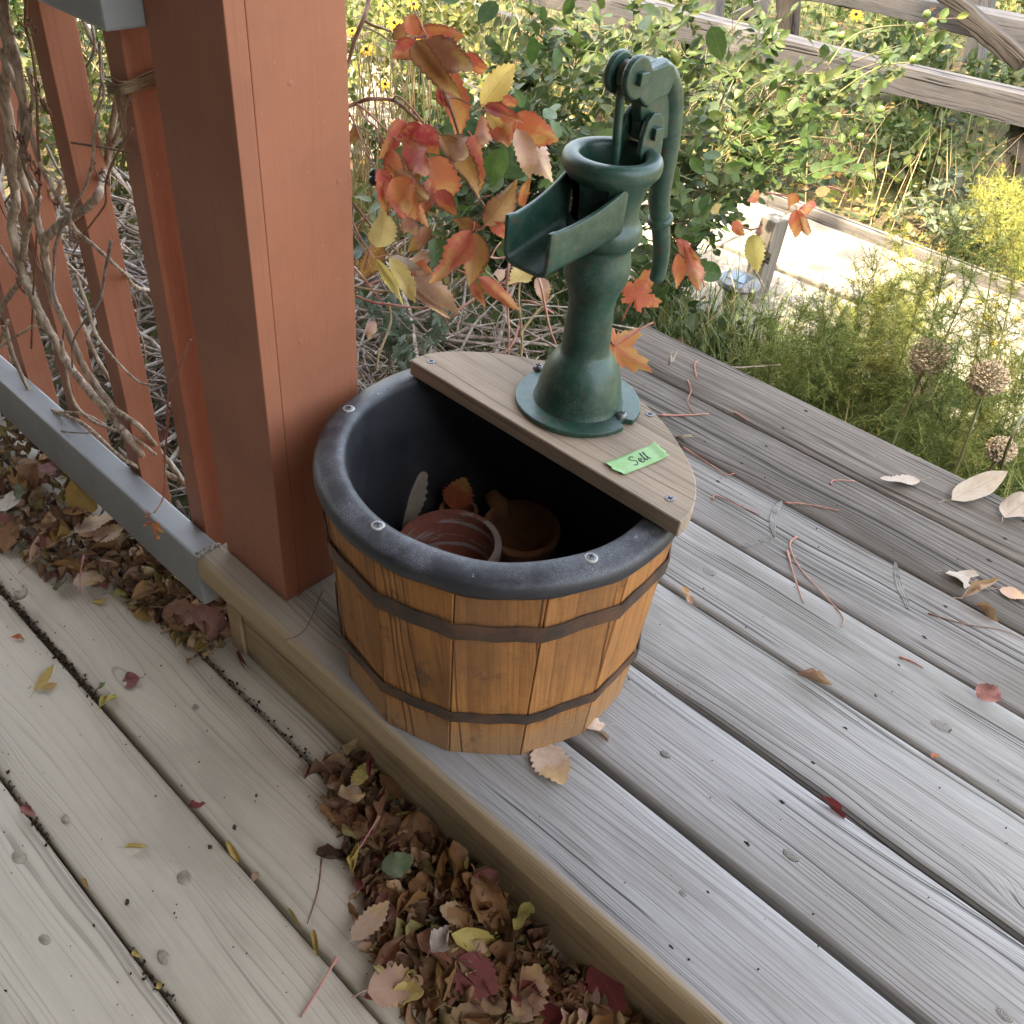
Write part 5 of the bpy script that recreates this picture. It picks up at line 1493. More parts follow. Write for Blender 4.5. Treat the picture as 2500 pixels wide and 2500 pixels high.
# hanging dry sprig over the bottom rail
sprig = empty('dry_sprig', tuple(ony(398, 1215, .02)), label='dangling dried orange leaf sprig hanging over the grey bottom rail', cat='sprig')
m = MB(); m.tube(smoothpath([ony(415, 1000, .032), ony(404, 1090, .030), ony(402, 1140, .026), ony(400, 1210, .020), ony(376, 1252, -.006)], 5), .0011, 5); obj('stem', m.mesh('stem', smooth=True), MAT['redstem'], sprig)
m = MB(); m.tube(smoothpath([ony(466, 830, .036), ony(430, 915, .032), ony(412, 950, .032), ony(405, 1090, .031)], 5), .0015, 5); obj('stem', m.mesh('stem', smooth=True), MAT['redstem'], sprig)
sb = ony(376, 1252, -.006)
for (dx, dz, kd, sd, ex, ez) in ((-.002, .0, 'crumple', 1, -.018, -.010), (.002, -.012, 'crumple', 2, .020, -.004), (-.004, -.014, 'curl', 3, -.006, -.018), (.0, -.028, 'crumple', 4, .012, -.008)):
    p = sb + Vector((dx, -.004, dz)); put_leaf('leaf', shape(kd, sd, 'l_orange'), p, p + Vector((ex, -.004, ez)), .9, (.3, -1, .4), sprig)
# twine knotted round the baluster beside the post
tw = empty('jute_twine', tuple(ony(300, 160, .038)), label='frayed jute twine tied round the baluster next to the post', cat='twine')
TR = random.Random(4); m = MB()
for s in range(16):
    y0, y1 = TR.uniform(-.004, .004), TR.uniform(-.004, .004)
    A = Vector((-.078, .036, .575 + TR.uniform(-.010, .006))); B = Vector((-.035, .036, .583 + TR.uniform(-.008, .008)))
    C = Vector((-.034, .082, .592 + TR.uniform(-.012, .006))); Dd = Vector((.012, .075 + TR.uniform(-.01, .01), .60 + TR.uniform(-.03, .008)))
    m.tube(smoothpath([A, (A + B) / 2 + Vector((0, -.003, TR.uniform(-.003, .003))), B + Vector((.002, -.002, 0)), C, Dd], 4), .0008, 4)
obj('wrap', m.mesh('wrap', smooth=True), MAT['twine'], tw)
m = MB()
for s in range(46):
    p = Vector((-.076 + TR.uniform(-.004, .05), .034, .574 + TR.uniform(-.008, .008)))
    if s % 3 == 0: p = Vector((-.033, .05 + TR.uniform(0, .03), .585))
    Q = [p]
    v = Vector((TR.uniform(-.012, .006), TR.uniform(-.008, .004), TR.uniform(-.012, .006)))
    for k in range(4):
        v = v + Vector((TR.uniform(-.004, .004), TR.uniform(-.003, .003), -.003)); Q.append(Q[-1] + v * .6)
    m.tube(smoothpath(Q, 2), .00028, 3)
obj('frayed_end', m.mesh('fray'), MAT['twine'], tw)

# ================================================================== DEAD TWIGS behind the railing and under the creeper
def twigs(name, n, box, label, seed, zc, rmax=.004, lmax=.5, mat='twig'):
    r = random.Random(seed); m = MB()
    for i in range(n):
        x = r.uniform(box[0], box[1]); y = r.uniform(box[2], box[3]); z = r.uniform(zc[0], zc[1])
        L = r.uniform(.12, lmax); a = r.uniform(0, 2 * PI); e = r.gauss(0, .32)
        d = Vector((math.cos(a) * math.cos(e), math.sin(a) * math.cos(e), math.sin(e)))
        p = Vector((x, y, z)); P = [p]
        for k in range(3):
            d = (d + Vector((r.uniform(-.3, .3), r.uniform(-.3, .3), r.uniform(-.3, .2)))).normalized(); P.append(P[-1] + d * L / 3)
        P = [q for q in P if q.y > .10 or q.z > 2]
        if len(P) < 3: continue
        rr = r.uniform(.0012, rmax)
        m.tube(P, [rr, rr * .9, rr * .75, rr * .5][:len(P)], 4, cap=False)
    return setp(obj(name, m.mesh(name, smooth=True), MAT[mat]), label=label, cat='twigs', kind='stuff')
twigs('twig_pile', 900, (-1.7, .0, .22, .95), 'tangle of grey dead twigs heaped behind the railing', 3, (-.40, -.10), .0065, .5)
twigs('twig_pile', 230, (-.75, .02, .60, 1.15), 'tangle of dry brown stems under the creeper behind the barrel', 4, (-.40, -.05), .0028, .38, 'twig')
r = random.Random(21); F = Foliage(); DD = [simple(s, .6, random.Random(s).uniform(-2, 2), .3, random.Random(s).uniform(0, 1.5), 5, 5, 0, .12) for s in range(6)]
for i in range(900):
    F.add(DD[r.randrange(6)], [tmat(Vector((r.uniform(-1.9, .4), r.uniform(.16, 1.5), r.uniform(-.42, -.22) - .0)), r.uniform(.02, .055), 1, r.uniform(0, 6), r.uniform(-.9, .9), r.uniform(-.9, .9))])
setp(obj('leaf_litter', F.mesh('litter', 'l_litter')), label='brown dead leaves on the ground among the twigs behind the railing', cat='leaf litter', kind='stuff')

# ================================================================== SHRUBS
leafA = [simple(s, .62, random.Random(s).uniform(-.3, .7), random.Random(s).uniform(.1, .5), 0, 6, 0, .10, .03) for s in range(6)]
leafB = [simple(s + 20, .5, random.Random(s).uniform(-.3, .9), random.Random(s).uniform(.1, .5), 0, 5, 0, .05, .04) for s in range(6)]
def rand_dir(r, up=0.0):
    v = Vector((r.gauss(0, 1), r.gauss(0, 1), r.gauss(0, 1) + up)); return v.normalized()
def leaf_matrix(p, d, n, L, wide=1.0):
    return Matrix.Translation(p) @ basis(d, n).to_4x4() @ Matrix.Diagonal((L, L * wide, L, 1))
def rose(name, root, canes, label, seed, n_single, mat_single='l_green', mat_mass='l_green_i', leafL=(.020, .036), hips=0, dens=1.0, group=None, cat='shrub'):
    """arching canes with pinnate leaves; canes: list of world point lists"""
    r = random.Random(seed)
    T = empty(name, tuple(root), label=label, cat=cat, group=group)
    F = Foliage(); singles = []; mc = MB()
    hipsP = []
    for pts in canes:
        P = smoothpath(pts, 6); n = len(P)
        rr = r.uniform(.0028, .0042)
        mc.tube(P, [rr * (1 - .7 * i / n) for i in range(n)], 6)
        i = max(2, int(n * .12))
        while i < n - 1:
            t = (P[i + 1] - P[i - 1]).normalized()
            for q in range(r.choice((1, 2))):
                d = (t * .4 + rand_dir(r, .25)).normalized()
                if d.dot(CAM - P[i]) < 0 and r.random() < .25: d = -d
                Lr = r.uniform(.05, .10)
                Q = [P[i], P[i] + d * Lr * .5 + Vector((0, 0, .004)), P[i] + d * Lr + Vector((0, 0, -.004))]
                mc.tube(Q, [.0009, .0007, .0005], 4, cap=False)
                nl = r.choice((3, 5, 5, 7)); L = r.uniform(*leafL)
                nrm = Vector((r.gauss(0, .5), r.gauss(-.2, .5), 1)).normalized()
                sd = d.cross(nrm).normalized()
                for a in range(nl):
                    if a == 0: base = Q[2]; dd = d
                    else:
                        k = (a + 1) // 2; s = 1 if a % 2 else -1
                        base = P[i] + d * Lr * (1 - k / (nl / 2 + .8)); dd = (d * .45 + sd * s).normalized()
                    n2 = (nrm + rand_dir(r) * .35).normalized()
                    singles.append((leaf_matrix(base, dd, n2, L * r.uniform(.8, 1.1), r.uniform(.85, 1.1))))
            i += max(1, int(round(r.choice((1, 1, 2)) / dens)))
        if hips and r.random() < hips: hipsP.append(P[-1])
    r.shuffle(singles)
    CAMd = sorted(singles, key=lambda m: (CAM - m.translation).length - r.random() * .25)
    for mw in CAMd[:n_single]:
        o = bpy.data.objects.new('leaf', shape('round' if r.random() < .6 else 'smooth', r.randrange(6), mat_single)); COL.objects.link(o)
        o.parent = T; o.matrix_basis = Matrix.Translation(-Vector(root)) @ mw
    for mw in CAMd[n_single:]: F.add(leafA[r.randrange(6)], [mw])
    obj('canes', mc.mesh('canes', smooth=True), MAT['greenstem'], T)
    if F.V: setp(obj('foliage', F.mesh('foliage', mat_mass), None, T), kind='stuff')
    for p in hipsP:
        hip(T, p, r)
    return T
def hip(T, p, r, s=1.0):
    m = MB(); m.lathe([(.0003, -.009 * s), (.005 * s, -.0075 * s), (.0085 * s, -.001 * s), (.0078 * s, .005 * s), (.0035 * s, .009 * s), (.0003, .0095 * s)], 14)
    o = obj('rose_hip', m.mesh('hip', smooth=True), MAT['hip'], T, p, (r.uniform(-.8, .8), r.uniform(.4, 1.4), 0))
    m = MB()
    for k in range(5):
        a = k * 1.257; m.tube([(0, 0, .008 * s), (math.cos(a) * .005, math.sin(a) * .005, .014 * s), (math.cos(a) * .008, math.sin(a) * .008, .021 * s)], [.0012, .001, .0003], 4, flat=.4)
    s_ = obj('sepals', m.mesh('sepal'), MAT['sepal'], o, (0, 0, 0), world=False)
def arc(root, px, py, dep, r, lift=.1, n=4):
    e = at(px, py, dep); root = Vector(root)
    P = [root]
    for k in range(1, n):
        t = k / n
        P.append(root.lerp(e, t) + Vector((r.uniform(-.03, .03), r.uniform(-.03, .03), lift * math.sin(PI * t) + r.uniform(-.02, .02))))
    P.append(e); return P
r = random.Random(5)
# green rose right behind the pump, arching to the right with hips
root1 = Vector((-.42, 1.62, GZ))
canes = [arc(root1, *p, r, .22) for p in [(2260, 60, 2.3), (2200, 110, 2.35), (2150, 150, 2.25), (2240, 150, 2.2), (2100, 280, 2.2), (2130, 300, 2.35), (2080, 430, 2.2), (2180, 200, 2.4), (2050, 190, 2.3), (1990, 250, 2.2), (1950, 330, 2.15), (2060, 350, 2.1), (1900, 300, 2.2), (1860, 380, 2.1), (1980, 180, 2.4), (1900, 220, 2.35), (1860, 130, 2.4), (1900, 60, 2.45), (1840, 20, 2.5), (1960, 440, 2.1), (2020, 400, 2.15)]]
rose('rose_bush', root1, canes, 'green rose bush with hips arching to the right behind the pump', 51, 220, leafL=(.026, .042), hips=0, dens=.5)
T1 = [o for o in bpy.data.objects if o.name == 'rose_bush'][0]
for (px, py, dp) in [(2055, 88, 2.2), (2245, 66, 2.2), (2275, 55, 2.25), (2250, 95, 2.22), (2230, 147, 2.2), (2262, 35, 2.25), (2045, 285, 2.1), (2150, 268, 2.15), (2100, 335, 2.1), (2075, 430, 2.1), (2035, 65, 2.3), (1995, 345, 2.2)]:
    hip(T1, at(px, py, dp), r, r.uniform(.95, 1.25))
# second, darker shrub straight behind the pump
root2 = Vector((-.75, 1.45, GZ))
canes = [arc(root2, *p, r, .15) for p in [(1320, 60, 2.3), (1400, 20, 2.4), (1480, 80, 2.3), (1560, 30, 2.4), (1620, 100, 2.3), (1680, 30, 2.4), (1740, 110, 2.3), (1780, 180, 2.25), (1700, 230, 2.15), (1640, 300, 2.1), (1720, 330, 2.05), (1780, 400, 2.0), (1690, 440, 1.95), (1760, 480, 2.0), (1330, 160, 2.2), (1400, 220, 2.15), (1300, 240, 2.1), (1240, 120, 2.3), (1250, 300, 2.1), (1330, 330, 2.05), (1440, 330, 2.0), (1200, 380, 2.05), (1130, 300, 2.15), (1150, 460, 2.0), (1060, 420, 2.05), (1250, 460, 1.95), (1000, 520, 2.0), (1100, 560, 1.95), (1330, 20, 2.5), (1660, 180, 2.2), (1690, 560, 1.9), (1750, 560, 1.95), (1680, 640, 1.9), (1640, 700, 1.9)]]
rose('rose_bush', root2, canes, 'dense dark green rose bush directly behind the pump and creeper', 52, 240, leafL=(.026, .050), dens=.9)
# extra large nearby leaves at the top, behind the pump
T2 = [o for o in bpy.data.objects if o.name == 'rose_bush.001'][0]
for i in range(46):
    px, py = r.uniform(1060, 1760), r.uniform(-10, 700)
    if px < 1400 and py > 480: py -= 250
    p = at(px, py, r.uniform(1.75, 2.0)); d = rand_dir(r, -.2); nrm = (CAM - p).normalized() + rand_dir(r) * .8
    o = bpy.data.objects.new('leaf', shape('round' if r.random() < .5 else 'smooth', r.randrange(6), 'l_green')); COL.objects.link(o); o.parent = T2
    o.matrix_basis = Matrix.Translation(-root2) @ leaf_matrix(p, d, nrm, r.uniform(.04, .065), 1)
# lobed grey-green plant low behind the barrel
F = Foliage(); r = random.Random(8); ld = maple_data(3, .4, .3)
for (px, py, k) in [(985, 800, 14), (1060, 790, 10), (960, 850, 16), (1010, 870, 12), (940, 760, 6)]:
    for i in range(k):
        p = at(px + r.gauss(0, 25), py + r.gauss(0, 22), 1.68 + r.uniform(-.04, .08))
        F.add(ld, [leaf_matrix(p, rand_dir(r), (CAM - p).normalized() + rand_dir(r) * .6, r.uniform(.016, .030))])
pl = empty('mallow_plant', tuple(at(985, 900, 1.8)), label='low lobed grey-green leafy plant growing behind the barrel lid', cat='plant')
obj('foliage', F.mesh('mallow', 'l_blue_i'), None, pl); pl.children[0]['kind'] = 'stuff'
m = MB()
for i in range(9): m.tube([Vector(pl.location) + Vector((r.uniform(-.03, .03), r.uniform(-.03, .03), -.12)), at(985 + r.gauss(0, 40), 830 + r.gauss(0, 30), 1.7)], .0012, 4)
obj('stem', m.mesh('stem'), MAT['greenstem'], pl)

# ================================================================== SPLIT RAIL FENCE
fence = empty('split_rail_fence', (-1.2, 3.75, GZ), label='weathered grey split rail fence crossing the garden at the top right', cat='fence')
def log(p0, p1, w, h, seed, mat, name='rail', n=14, roll=0.0):
    """rough split beam with an uneven, four-to-six sided section; built along local X so that the grain follows it"""
    r = random.Random(seed); p0 = Vector(p0); p1 = Vector(p1); d = p1 - p0; L = d.length
    sec = []
    for (a, b) in [(-.5, -.42), (-.2, -.5), (.35, -.5), (.5, -.25), (.5, .3), (.28, .47), (-.05, .5), (-.42, .42), (-.5, .12)]:
        sec.append((a * w * r.uniform(.88, 1.1), b * h * r.uniform(.88, 1.1)))
    vs = []; fs = []; k = len(sec)
    for i in range(n + 1):
        t = i / n; x = t * L - L / 2
        sy = 1 + .10 * math.sin(t * 5 + seed) ; oy = .012 * math.sin(t * 4 + seed * 2)
        for (a, b) in sec:
            vs.append((x, a * sy + oy + r.uniform(-.003, .003), b * sy + r.uniform(-.003, .003) + oy * .5))
    for i in range(n):
        for j in range(k): fs.append((i * k + j, i * k + (j + 1) % k, (i + 1) * k + (j + 1) % k, (i + 1) * k + j))
    fs.append(tuple(reversed(range(k)))); fs.append(tuple(n * k + j for j in range(k)))
    m = MB(); m.add(vs, fs)
    me = m.mesh('log', smooth=True, angle=math.radians(28))
    R = basis(d, Vector((math.sin(roll), 0, math.cos(roll))) if abs(d.normalized().z) < .9 else (0, 1, 0)).to_4x4()
    o = bpy.data.objects.new(name, me); COL.objects.link(o); me.materials.append(MAT[mat])
    o.parent = fence; o.matrix_basis = Matrix.Translation((p0 + p1) / 2 - Vector(fence.location)) @ R
    return o
log(ony(1180, -60, 3.72), ony(2700, 305, 3.72), .15, .13, 1, 'fence')
log(ony(980, -30, 3.95), ony(1560, 150, 3.95) + Vector((0, 0, -.02)), .13, .12, 2, 'fence')
log(ony(1930, -45, 4.35), ony(2720, 130, 4.35), .13, .12, 3, 'fence')
log(ony(2240, -70, 4.2), ony(2505, 150, 4.2), .09, .08, 4, 'fence_dark', 'brace')
log(ony(2250, -120, 4.9), ony(2800, -20, 4.9), .12, .11, 5, 'fence')
log(ony(1745, -60, 4.2), ony(1735, 70, 4.2), .11, .10, 6, 'fence', 'fence_post')
log(ony(1930, -30, 4.2), ony(1925, 95, 4.2) + Vector((0, 0, -.05)), .10, .10, 7, 'fence_dark', 'fence_post')
log(ony(2400, -20, 4.9), ony(2385, 150, 4.9), .10, .10, 8, 'fence', 'fence_post')
log(ony(1770, 55, 4.3), ony(1870, 15, 4.3), .08, .07, 9, 'fence', 'brace')
log(ony(2500, 220, 3.78), ony(2515, 420, 3.78), .12, .12, 10, 'fence_dark', 'fence_post')
log(ony(1690, 85, 3.82), ony(1685, 250, 3.82), .10, .10, 11, 'fence_dark', 'fence_post')

# ---- short stake and solar lamp beside the path
stake = empty('wooden_stake', tuple(onz(1835, 735, GZ)), label='short square weathered wooden stake standing beside the pale path', cat='stake')
b0 = onz(1838, 735, GZ); t0 = ony(1872, 522, b0.y)
hgt = t0.z - GZ
m = MB(); m.prism([(-.030, -.030), (.030, -.030), (.030, .030), (-.030, .030)], -.03, hgt, lambda u, v, w: (u + .010 * w, v + .02 * w, w))
obj('post', m.mesh('stake', bevel=.004), MAT['stake'], stake, (0, 0, 0), (0, 0, math.radians(-12)), world=False)
m = MB(); m.box(-.05, .05, -.034, -.0305, hgt * .55, hgt * .55 + .035); obj('cleat', m.mesh('cleat', bevel=.002), MAT['fence_dark'], stake, (0, 0, 0), (0, 0, math.radians(-12)), world=False)
lp = onz(1775, 800, GZ)
lampo = empty('solar_lamp', tuple(lp), label='small solar garden lamp with a flat cap and glass body beside the stake', cat='lamp')
zc = ony(1782, 672, lp.y).z - GZ
MAT['lampblack'] = plain('lamp_black_plastic', (.02, .02, .022), .45)
t = NT('lamp_glass'); t.b.inputs['Transmission Weight'].default_value = .6; t.b.inputs['IOR'].default_value = 1.4
MAT['lampglass'] = t.done((.62, .60, .42), .35)
MAT['lampcell'] = plain('solar_cell_blue', (.12, .17, .24), .12, .3, .2, 40)
m = MB(); m.lathe([(.0004, -.04), (.010, 0), (.010, zc - .115), (.022, zc - .110), (.0004, zc - .108)], 16); obj('stem', m.mesh('stem', smooth=True, angle=.7), MAT['lampblack'], lampo, world=False)
m = MB(); m.lathe([(.024, zc - .107), (.036, zc - .06), (.040, zc - .018), (.0385, zc - .018), (.034, zc - .06), (.022, zc - .105)], 24); obj('glass', m.mesh('glass', smooth=True), MAT['lampglass'], lampo, world=False)
m = MB(); m.lathe([(.0004, zc - .0175), (.060, zc - .0165), (.064, zc - .010), (.058, zc), (.045, zc + .004), (.0004, zc + .005)], 28); obj('cap', m.mesh('cap', smooth=True, angle=.6), MAT['zinc'], lampo, world=False)
m = MB(); m.box(-.028, .028, -.028, .028, zc + .0045, zc + .0065); obj('solar_panel', m.mesh('panel'), MAT['lampcell'], lampo, world=False)

# ================================================================== ALLIUM SEED HEADS
def allium(base, head, R, seed, label):
    base = Vector(base); head = Vector(head); r = random.Random(seed)
    T = empty('allium', tuple(base), label=label, cat='seed head', group='dried allium seed heads beside the platform')
    mid = base.lerp(head, .55) + Vector((r.uniform(-.01, .01), r.uniform(-.01, .01), .0))
    m = MB(); P = smoothpath([base, mid, head], 6); m.tube(P, [.0032 - .0009 * i / len(P) for i in range(len(P))], 7); obj('stalk', m.mesh('stalk', smooth=True), MAT['greenstem'], T)
    ms = MB(); mp = MB(); N = 150
    for i in range(N):
        zf = 1 - 2 * (i + .5) / N; a = i * 2.39996; s = math.sqrt(1 - zf * zf)
        d = Vector((s * math.cos(a), s * math.sin(a), zf)); rr = R * r.uniform(.82, 1.05)
        p = head + d * rr
        mp.tube([head + d * .006, p], [.0005, .0004], 3, cap=False)
        for k in range(3):
            o = d.orthogonal(); o.rotate(Quaternion(d, k * 2.094 + r.uniform(0, 1))); q = p + o * .0022
            mp.tube([p - d * .001, q + d * .0012, q + d * .0042 + o * .001], [.0012, .0030, .0006], 4, cap=False)
            if r.random() < .6: ms.tube([q + d * .0005, q + d * .0042], [.0012, .0013], 4)
    obj('seed_head', mp.mesh('capsules', recalc=False), MAT['seed_pale'], T)
    obj('seeds', ms.mesh('seeds', recalc=False), MAT['seed_dark'], T)
def head_at(px, py, bx, by, y):
    return ony(px, py, y), ony(bx, by, y)
h = ony(2268, 872, 1.28); b = ony(2195, 1085, 1.12); b.z = GZ; allium(b, h, .034, 1, 'largest dried allium seed head on a green stalk past the deck edge')
h = ony(2412, 924, 1.26); b = ony(2340, 1145, 1.12); b.z = GZ; allium(b, h, .031, 2, 'rightmost upright dried allium seed head past the deck edge')
h = ony(2266, 957, 1.40); b = ony(2205, 1050, 1.35); b.z = GZ; allium(b, h, .026, 3, 'small dried allium seed head just behind the largest one')
h = ony(2444, 1098, 1.22); b = ony(2400, 1200, 1.15); b.z = GZ; allium(b, h, .022, 4, 'low faded allium seed head among the feathery plants at the right')
m = MB(); m.tube(smoothpath([onz(2430, 1200, -.3), ony(2460, 1090, 1.1), ony(2515, 985, 1.2)], 5), .0026, 6)
st = setp(obj('flower_stalk', m.mesh('stalk', smooth=True), MAT['greenstem']), label='bare green stalk leaving the right edge beside the alliums', cat='stalk')
# broad leaf plant under the seed heads
bl = empty('broad_leaf_plant', tuple(ony(2300, 1010, 1.45)), label='broad green leaves spreading behind the allium seed heads', cat='plant')
bl.location.z = GZ
for (a, bb, w, sd) in (((2240, 955), (2160, 960), 1.3, 1), ((2280, 915), (2385, 1010), .9, 2), ((2385, 965), (2465, 980), .8, 3), ((2300, 940), (2250, 905), 1.0, 4)):
    put_leaf('leaf', shape('round', sd, 'l_green'), ony(*a, 1.5), ony(*bb, 1.5), w, (.3, -.5, 1), bl)
m = MB()
for q in ((2240, 955), (2300, 930), (2385, 965)):
    e = ony(*q, 1.5); m.tube(smoothpath([Vector((e.x - .05, 1.48, GZ)), e.lerp(Vector((e.x - .05, 1.48, GZ)), .4), e], 4), .002, 5)
obj('stem', m.mesh('stem', smooth=True), MAT['greenstem'], bl)

# ================================================================== FEATHERY PLANTS (asparagus fern) along the platform edge
def feathery(root, tops, label, seed, dens=1.0, mat='fern', fl=(.010, .022), group='feathery plants along the platform edge'):
    r = random.Random(seed); root = Vector(root)
    T = empty('feathery_plant', tuple(root), label=label, cat='plant', group=group)
    ms = MB(); V = []; Fc = []
    def fil(p, d, L, w):
        s = d.cross(rand_dir(r));
        if s.length < 1e-3: return
        s.normalize(); b = len(V)
        V.extend([tuple(p - s * w), tuple(p + s * w), tuple(p + d * L)]); Fc.append((b, b + 1, b + 2))
    for tp in tops:
        tp = Vector(tp); base = root + Vector((r.uniform(-.05, .05), r.uniform(-.05, .05), 0))
        P = smoothpath([base, base.lerp(tp, .5) + Vector((0, 0, .05)), tp], 8); n = len(P)
        ms.tube(P, [.0026 * (1 - .75 * i / n) for i in range(n)], 5, cap=False)
        for i in range(3, n):
            for q in range(int(6 * dens)):
                d = ((P[i] - P[i - 1]).normalized() * .55 + rand_dir(r, .1)).normalized()
                Lb = r.uniform(.06, .17) * (1.15 - .6 * i / n)
                Q = [P[i]]
                for k in range(5):
                    d = (d + rand_dir(r) * .13 + Vector((0, 0, -.03))).normalized(); Q.append(Q[-1] + d * Lb / 5)
                ms.tube(Q, [.0007, .0006, .0005, .0005, .0004, .0003], 3, cap=False)
                for k in range(int(38 * dens)):
                    t = r.random(); kk = min(4, int(t * 5)); pp = Q[kk].lerp(Q[kk + 1], t * 5 - kk)
                    fil(pp, (d * .5 + rand_dir(r)).normalized(), r.uniform(*fl), .00062)
    obj('stem', ms.mesh('stem', recalc=False), MAT['fern'], T)
    me = bpy.data.meshes.new('fronds'); me.from_pydata(V, [], Fc); me.materials.append(MAT[mat])
    setp(obj('fronds', me, None, T), kind='stuff')
r = random.Random(14)
specs = [
    (1930, 940, [(1880, 780), (1960, 760), (2010, 820), (1900, 860), (2050, 800)], 'feathery green plant at the far left of the row past the deck edge', 'fern'),
    (2060, 1000, [(2010, 760), (2100, 720), (2150, 800), (2050, 860), (2180, 700)], 'feathery green plant left of the allium seed heads', 'fern'),
    (2150, 1040, [(2130, 660), (2200, 610), (2260, 680), (2180, 880), (2220, 780)], 'tall golden feathery plant behind the largest allium', 'fern_gold'),
    (2250, 1080, [(2330, 560), (2400, 620), (2300, 760), (2230, 960), (2340, 840)], 'tall arching feathery plant leaning right over the path', 'fern'),
    (2360, 1120, [(2450, 520), (2490, 620), (2420, 800), (2300, 1020), (2460, 900)], 'feathery plant rising at the right edge of the picture', 'fern_gold'),
    (2450, 1170, [(2540, 700), (2500, 900), (2440, 1050), (2400, 1000), (2520, 1040)], 'low feathery plant between the right-hand alliums', 'fern'),
    (2120, 930, [(2080, 760), (2150, 700), (2230, 780), (2060, 820), (2260, 700)], 'loose golden feathery plant standing at the near path edge', 'fern_gold'),
    (2480, 760, [(2390, 480), (2440, 440), (2500, 470), (2350, 540), (2520, 520)], 'yellow-green feathery plant growing beyond the path at the right', 'fern_gold')]
for i, (bx, by, tops, lab, mt) in enumerate(specs):
    yy = 1.30 + .10 * (i % 3) if i < 6 else (1.74 if i < 7 else 2.95)
    rt = ony(bx, by, yy); rt = Vector((rt.x, yy, GZ))
    feathery(rt, [ony(a, b_, yy + r.uniform(-.12, .3)) for a, b_ in tops], lab, 60 + i, 1.0, mt)

# ================================================================== BACKGROUND PLANTS
def bush(name, root, rad, hgt, n, leafs, L, mat, label, seed, cat='shrub', group='shrubs in the garden beyond'):
    r = random.Random(seed); root = Vector(root); T = empty(name, tuple(root), label=label, cat=cat, group=group)
    ms = MB(); F = Foliage()
    nb = 16
    for k in range(nb):
        a = r.uniform(0, 6.28); rr = rad * math.sqrt(r.random())
        tip = root + Vector((math.cos(a) * rr, math.sin(a) * rr, hgt * r.uniform(.55, 1.0) * (1 - .35 * (rr / rad) ** 2)))
        P = smoothpath([root + Vector((r.uniform(-.05, .05), r.uniform(-.05, .05), -.02)), root.lerp(tip, .55) + Vector((0, 0, .06)), tip], 5)
        ms.tube(P, [.0035 * (1 - .6 * i / len(P)) for i in range(len(P))], 5, cap=False)
        for i in range(n // nb):
            t = r.random() ** .6; q = P[min(len(P) - 1, int(t * len(P)))]
            p = q + rand_dir(r) * r.uniform(.01, .07) * (rad / .3)
            d = rand_dir(r, .2); nrm = Vector((r.gauss(0, .6), r.gauss(-.2, .6), 1))
            F.add(leafs[r.randrange(len(leafs))], [leaf_matrix(p, d, nrm, r.uniform(*L))])
    obj('stem', ms.mesh('stem', recalc=False), MAT['greenstem'], T)
    setp(obj('foliage', F.mesh('foliage', mat), None, T), kind='stuff')
    return T
bsp = [ # x, y, rad, h, n, L, mat, label
    (-1.45, 1.05, .30, .42, 900, (.02, .04), 'l_lime_i', 'bright lime-green shrub seen between the red balusters'),
    (-1.9, .85, .35, .62, 900, (.022, .04), 'l_lime_i', 'sunlit lime-green shrub behind the balusters at the top left'),
    (-2.9, .75, .5, .8, 900, (.025, .045), 'l_lime_i', 'tall sunlit yellow-green shrub at the top left corner'),
    (-2.2, 1.5, .45, .55, 1100, (.025, .045), 'l_lime_i', 'yellow-green shrub far behind the railing at the left'),
    (-1.35, 1.75, .35, .50, 900, (.03, .05), 'l_green_i', 'mid green shrub seen between the post and the red leaves'),
    (-2.3, 2.5, .5, .55, 1000, (.03, .05), 'l_lime_i', 'pale sunlit shrub at the top beside the post'),
    (-3.2, 1.4, .55, .7, 1000, (.03, .05), 'l_green_i', 'green shrub at the far left beyond the railing'),
    (-1.55, 3.2, .4, .28, 800, (.03, .05), 'l_blue_i', 'blue-green leafy clump below the left end of the fence'),
    (-.45, 3.55, .40, .22, 900, (.03, .055), 'l_green_i', 'leafy green clump under the lower fence rail'),
    (.35, 3.35, .40, .25, 900, (.03, .055), 'l_green_i', 'leafy green clump at the right edge beyond the path'),
    (-.05, 3.1, .28, .18, 600, (.025, .045), 'l_blue_i', 'grey-green weed clump at the far side of the path'),
    (-.9, 4.6, .5, .35, 900, (.03, .06), 'l_green_i', 'green weed clump between the two fence rails'),
    (.1, 4.5, .5, .40, 900, (.03, .06), 'l_blue_i', 'grey-green weeds behind the lower fence rail at the right'),
    (-.6, 6.4, .8, .6, 1200, (.04, .08), 'l_lime_i', 'bright sunlit shrub at the top right behind the fence'),
    (-2.6, 5.4, .8, .5, 1000, (.04, .07), 'l_green_i', 'green shrub behind the fence at the top middle'),
    (-1.9, 6.8, .9, .6, 1000, (.05, .08), 'l_lime_i', 'yellow-green shrub far behind the fence'),
    (-3.4, 3.6, .6, .5, 900, (.03, .06), 'l_green_i', 'green weeds at the top beyond the yellow flowers'),
    (-.95, 2.95, .3, .3, 600, (.03, .05), 'l_green_i', 'leafy clump at the far path edge behind the rose')]
for i, (x, y, rd, hh, n, L, mt, lab) in enumerate(bsp):
    bush('leafy_shrub', (x, y, GZ), rd, hh, n, leafA if i % 2 else leafB, L, mt, lab, 200 + i)

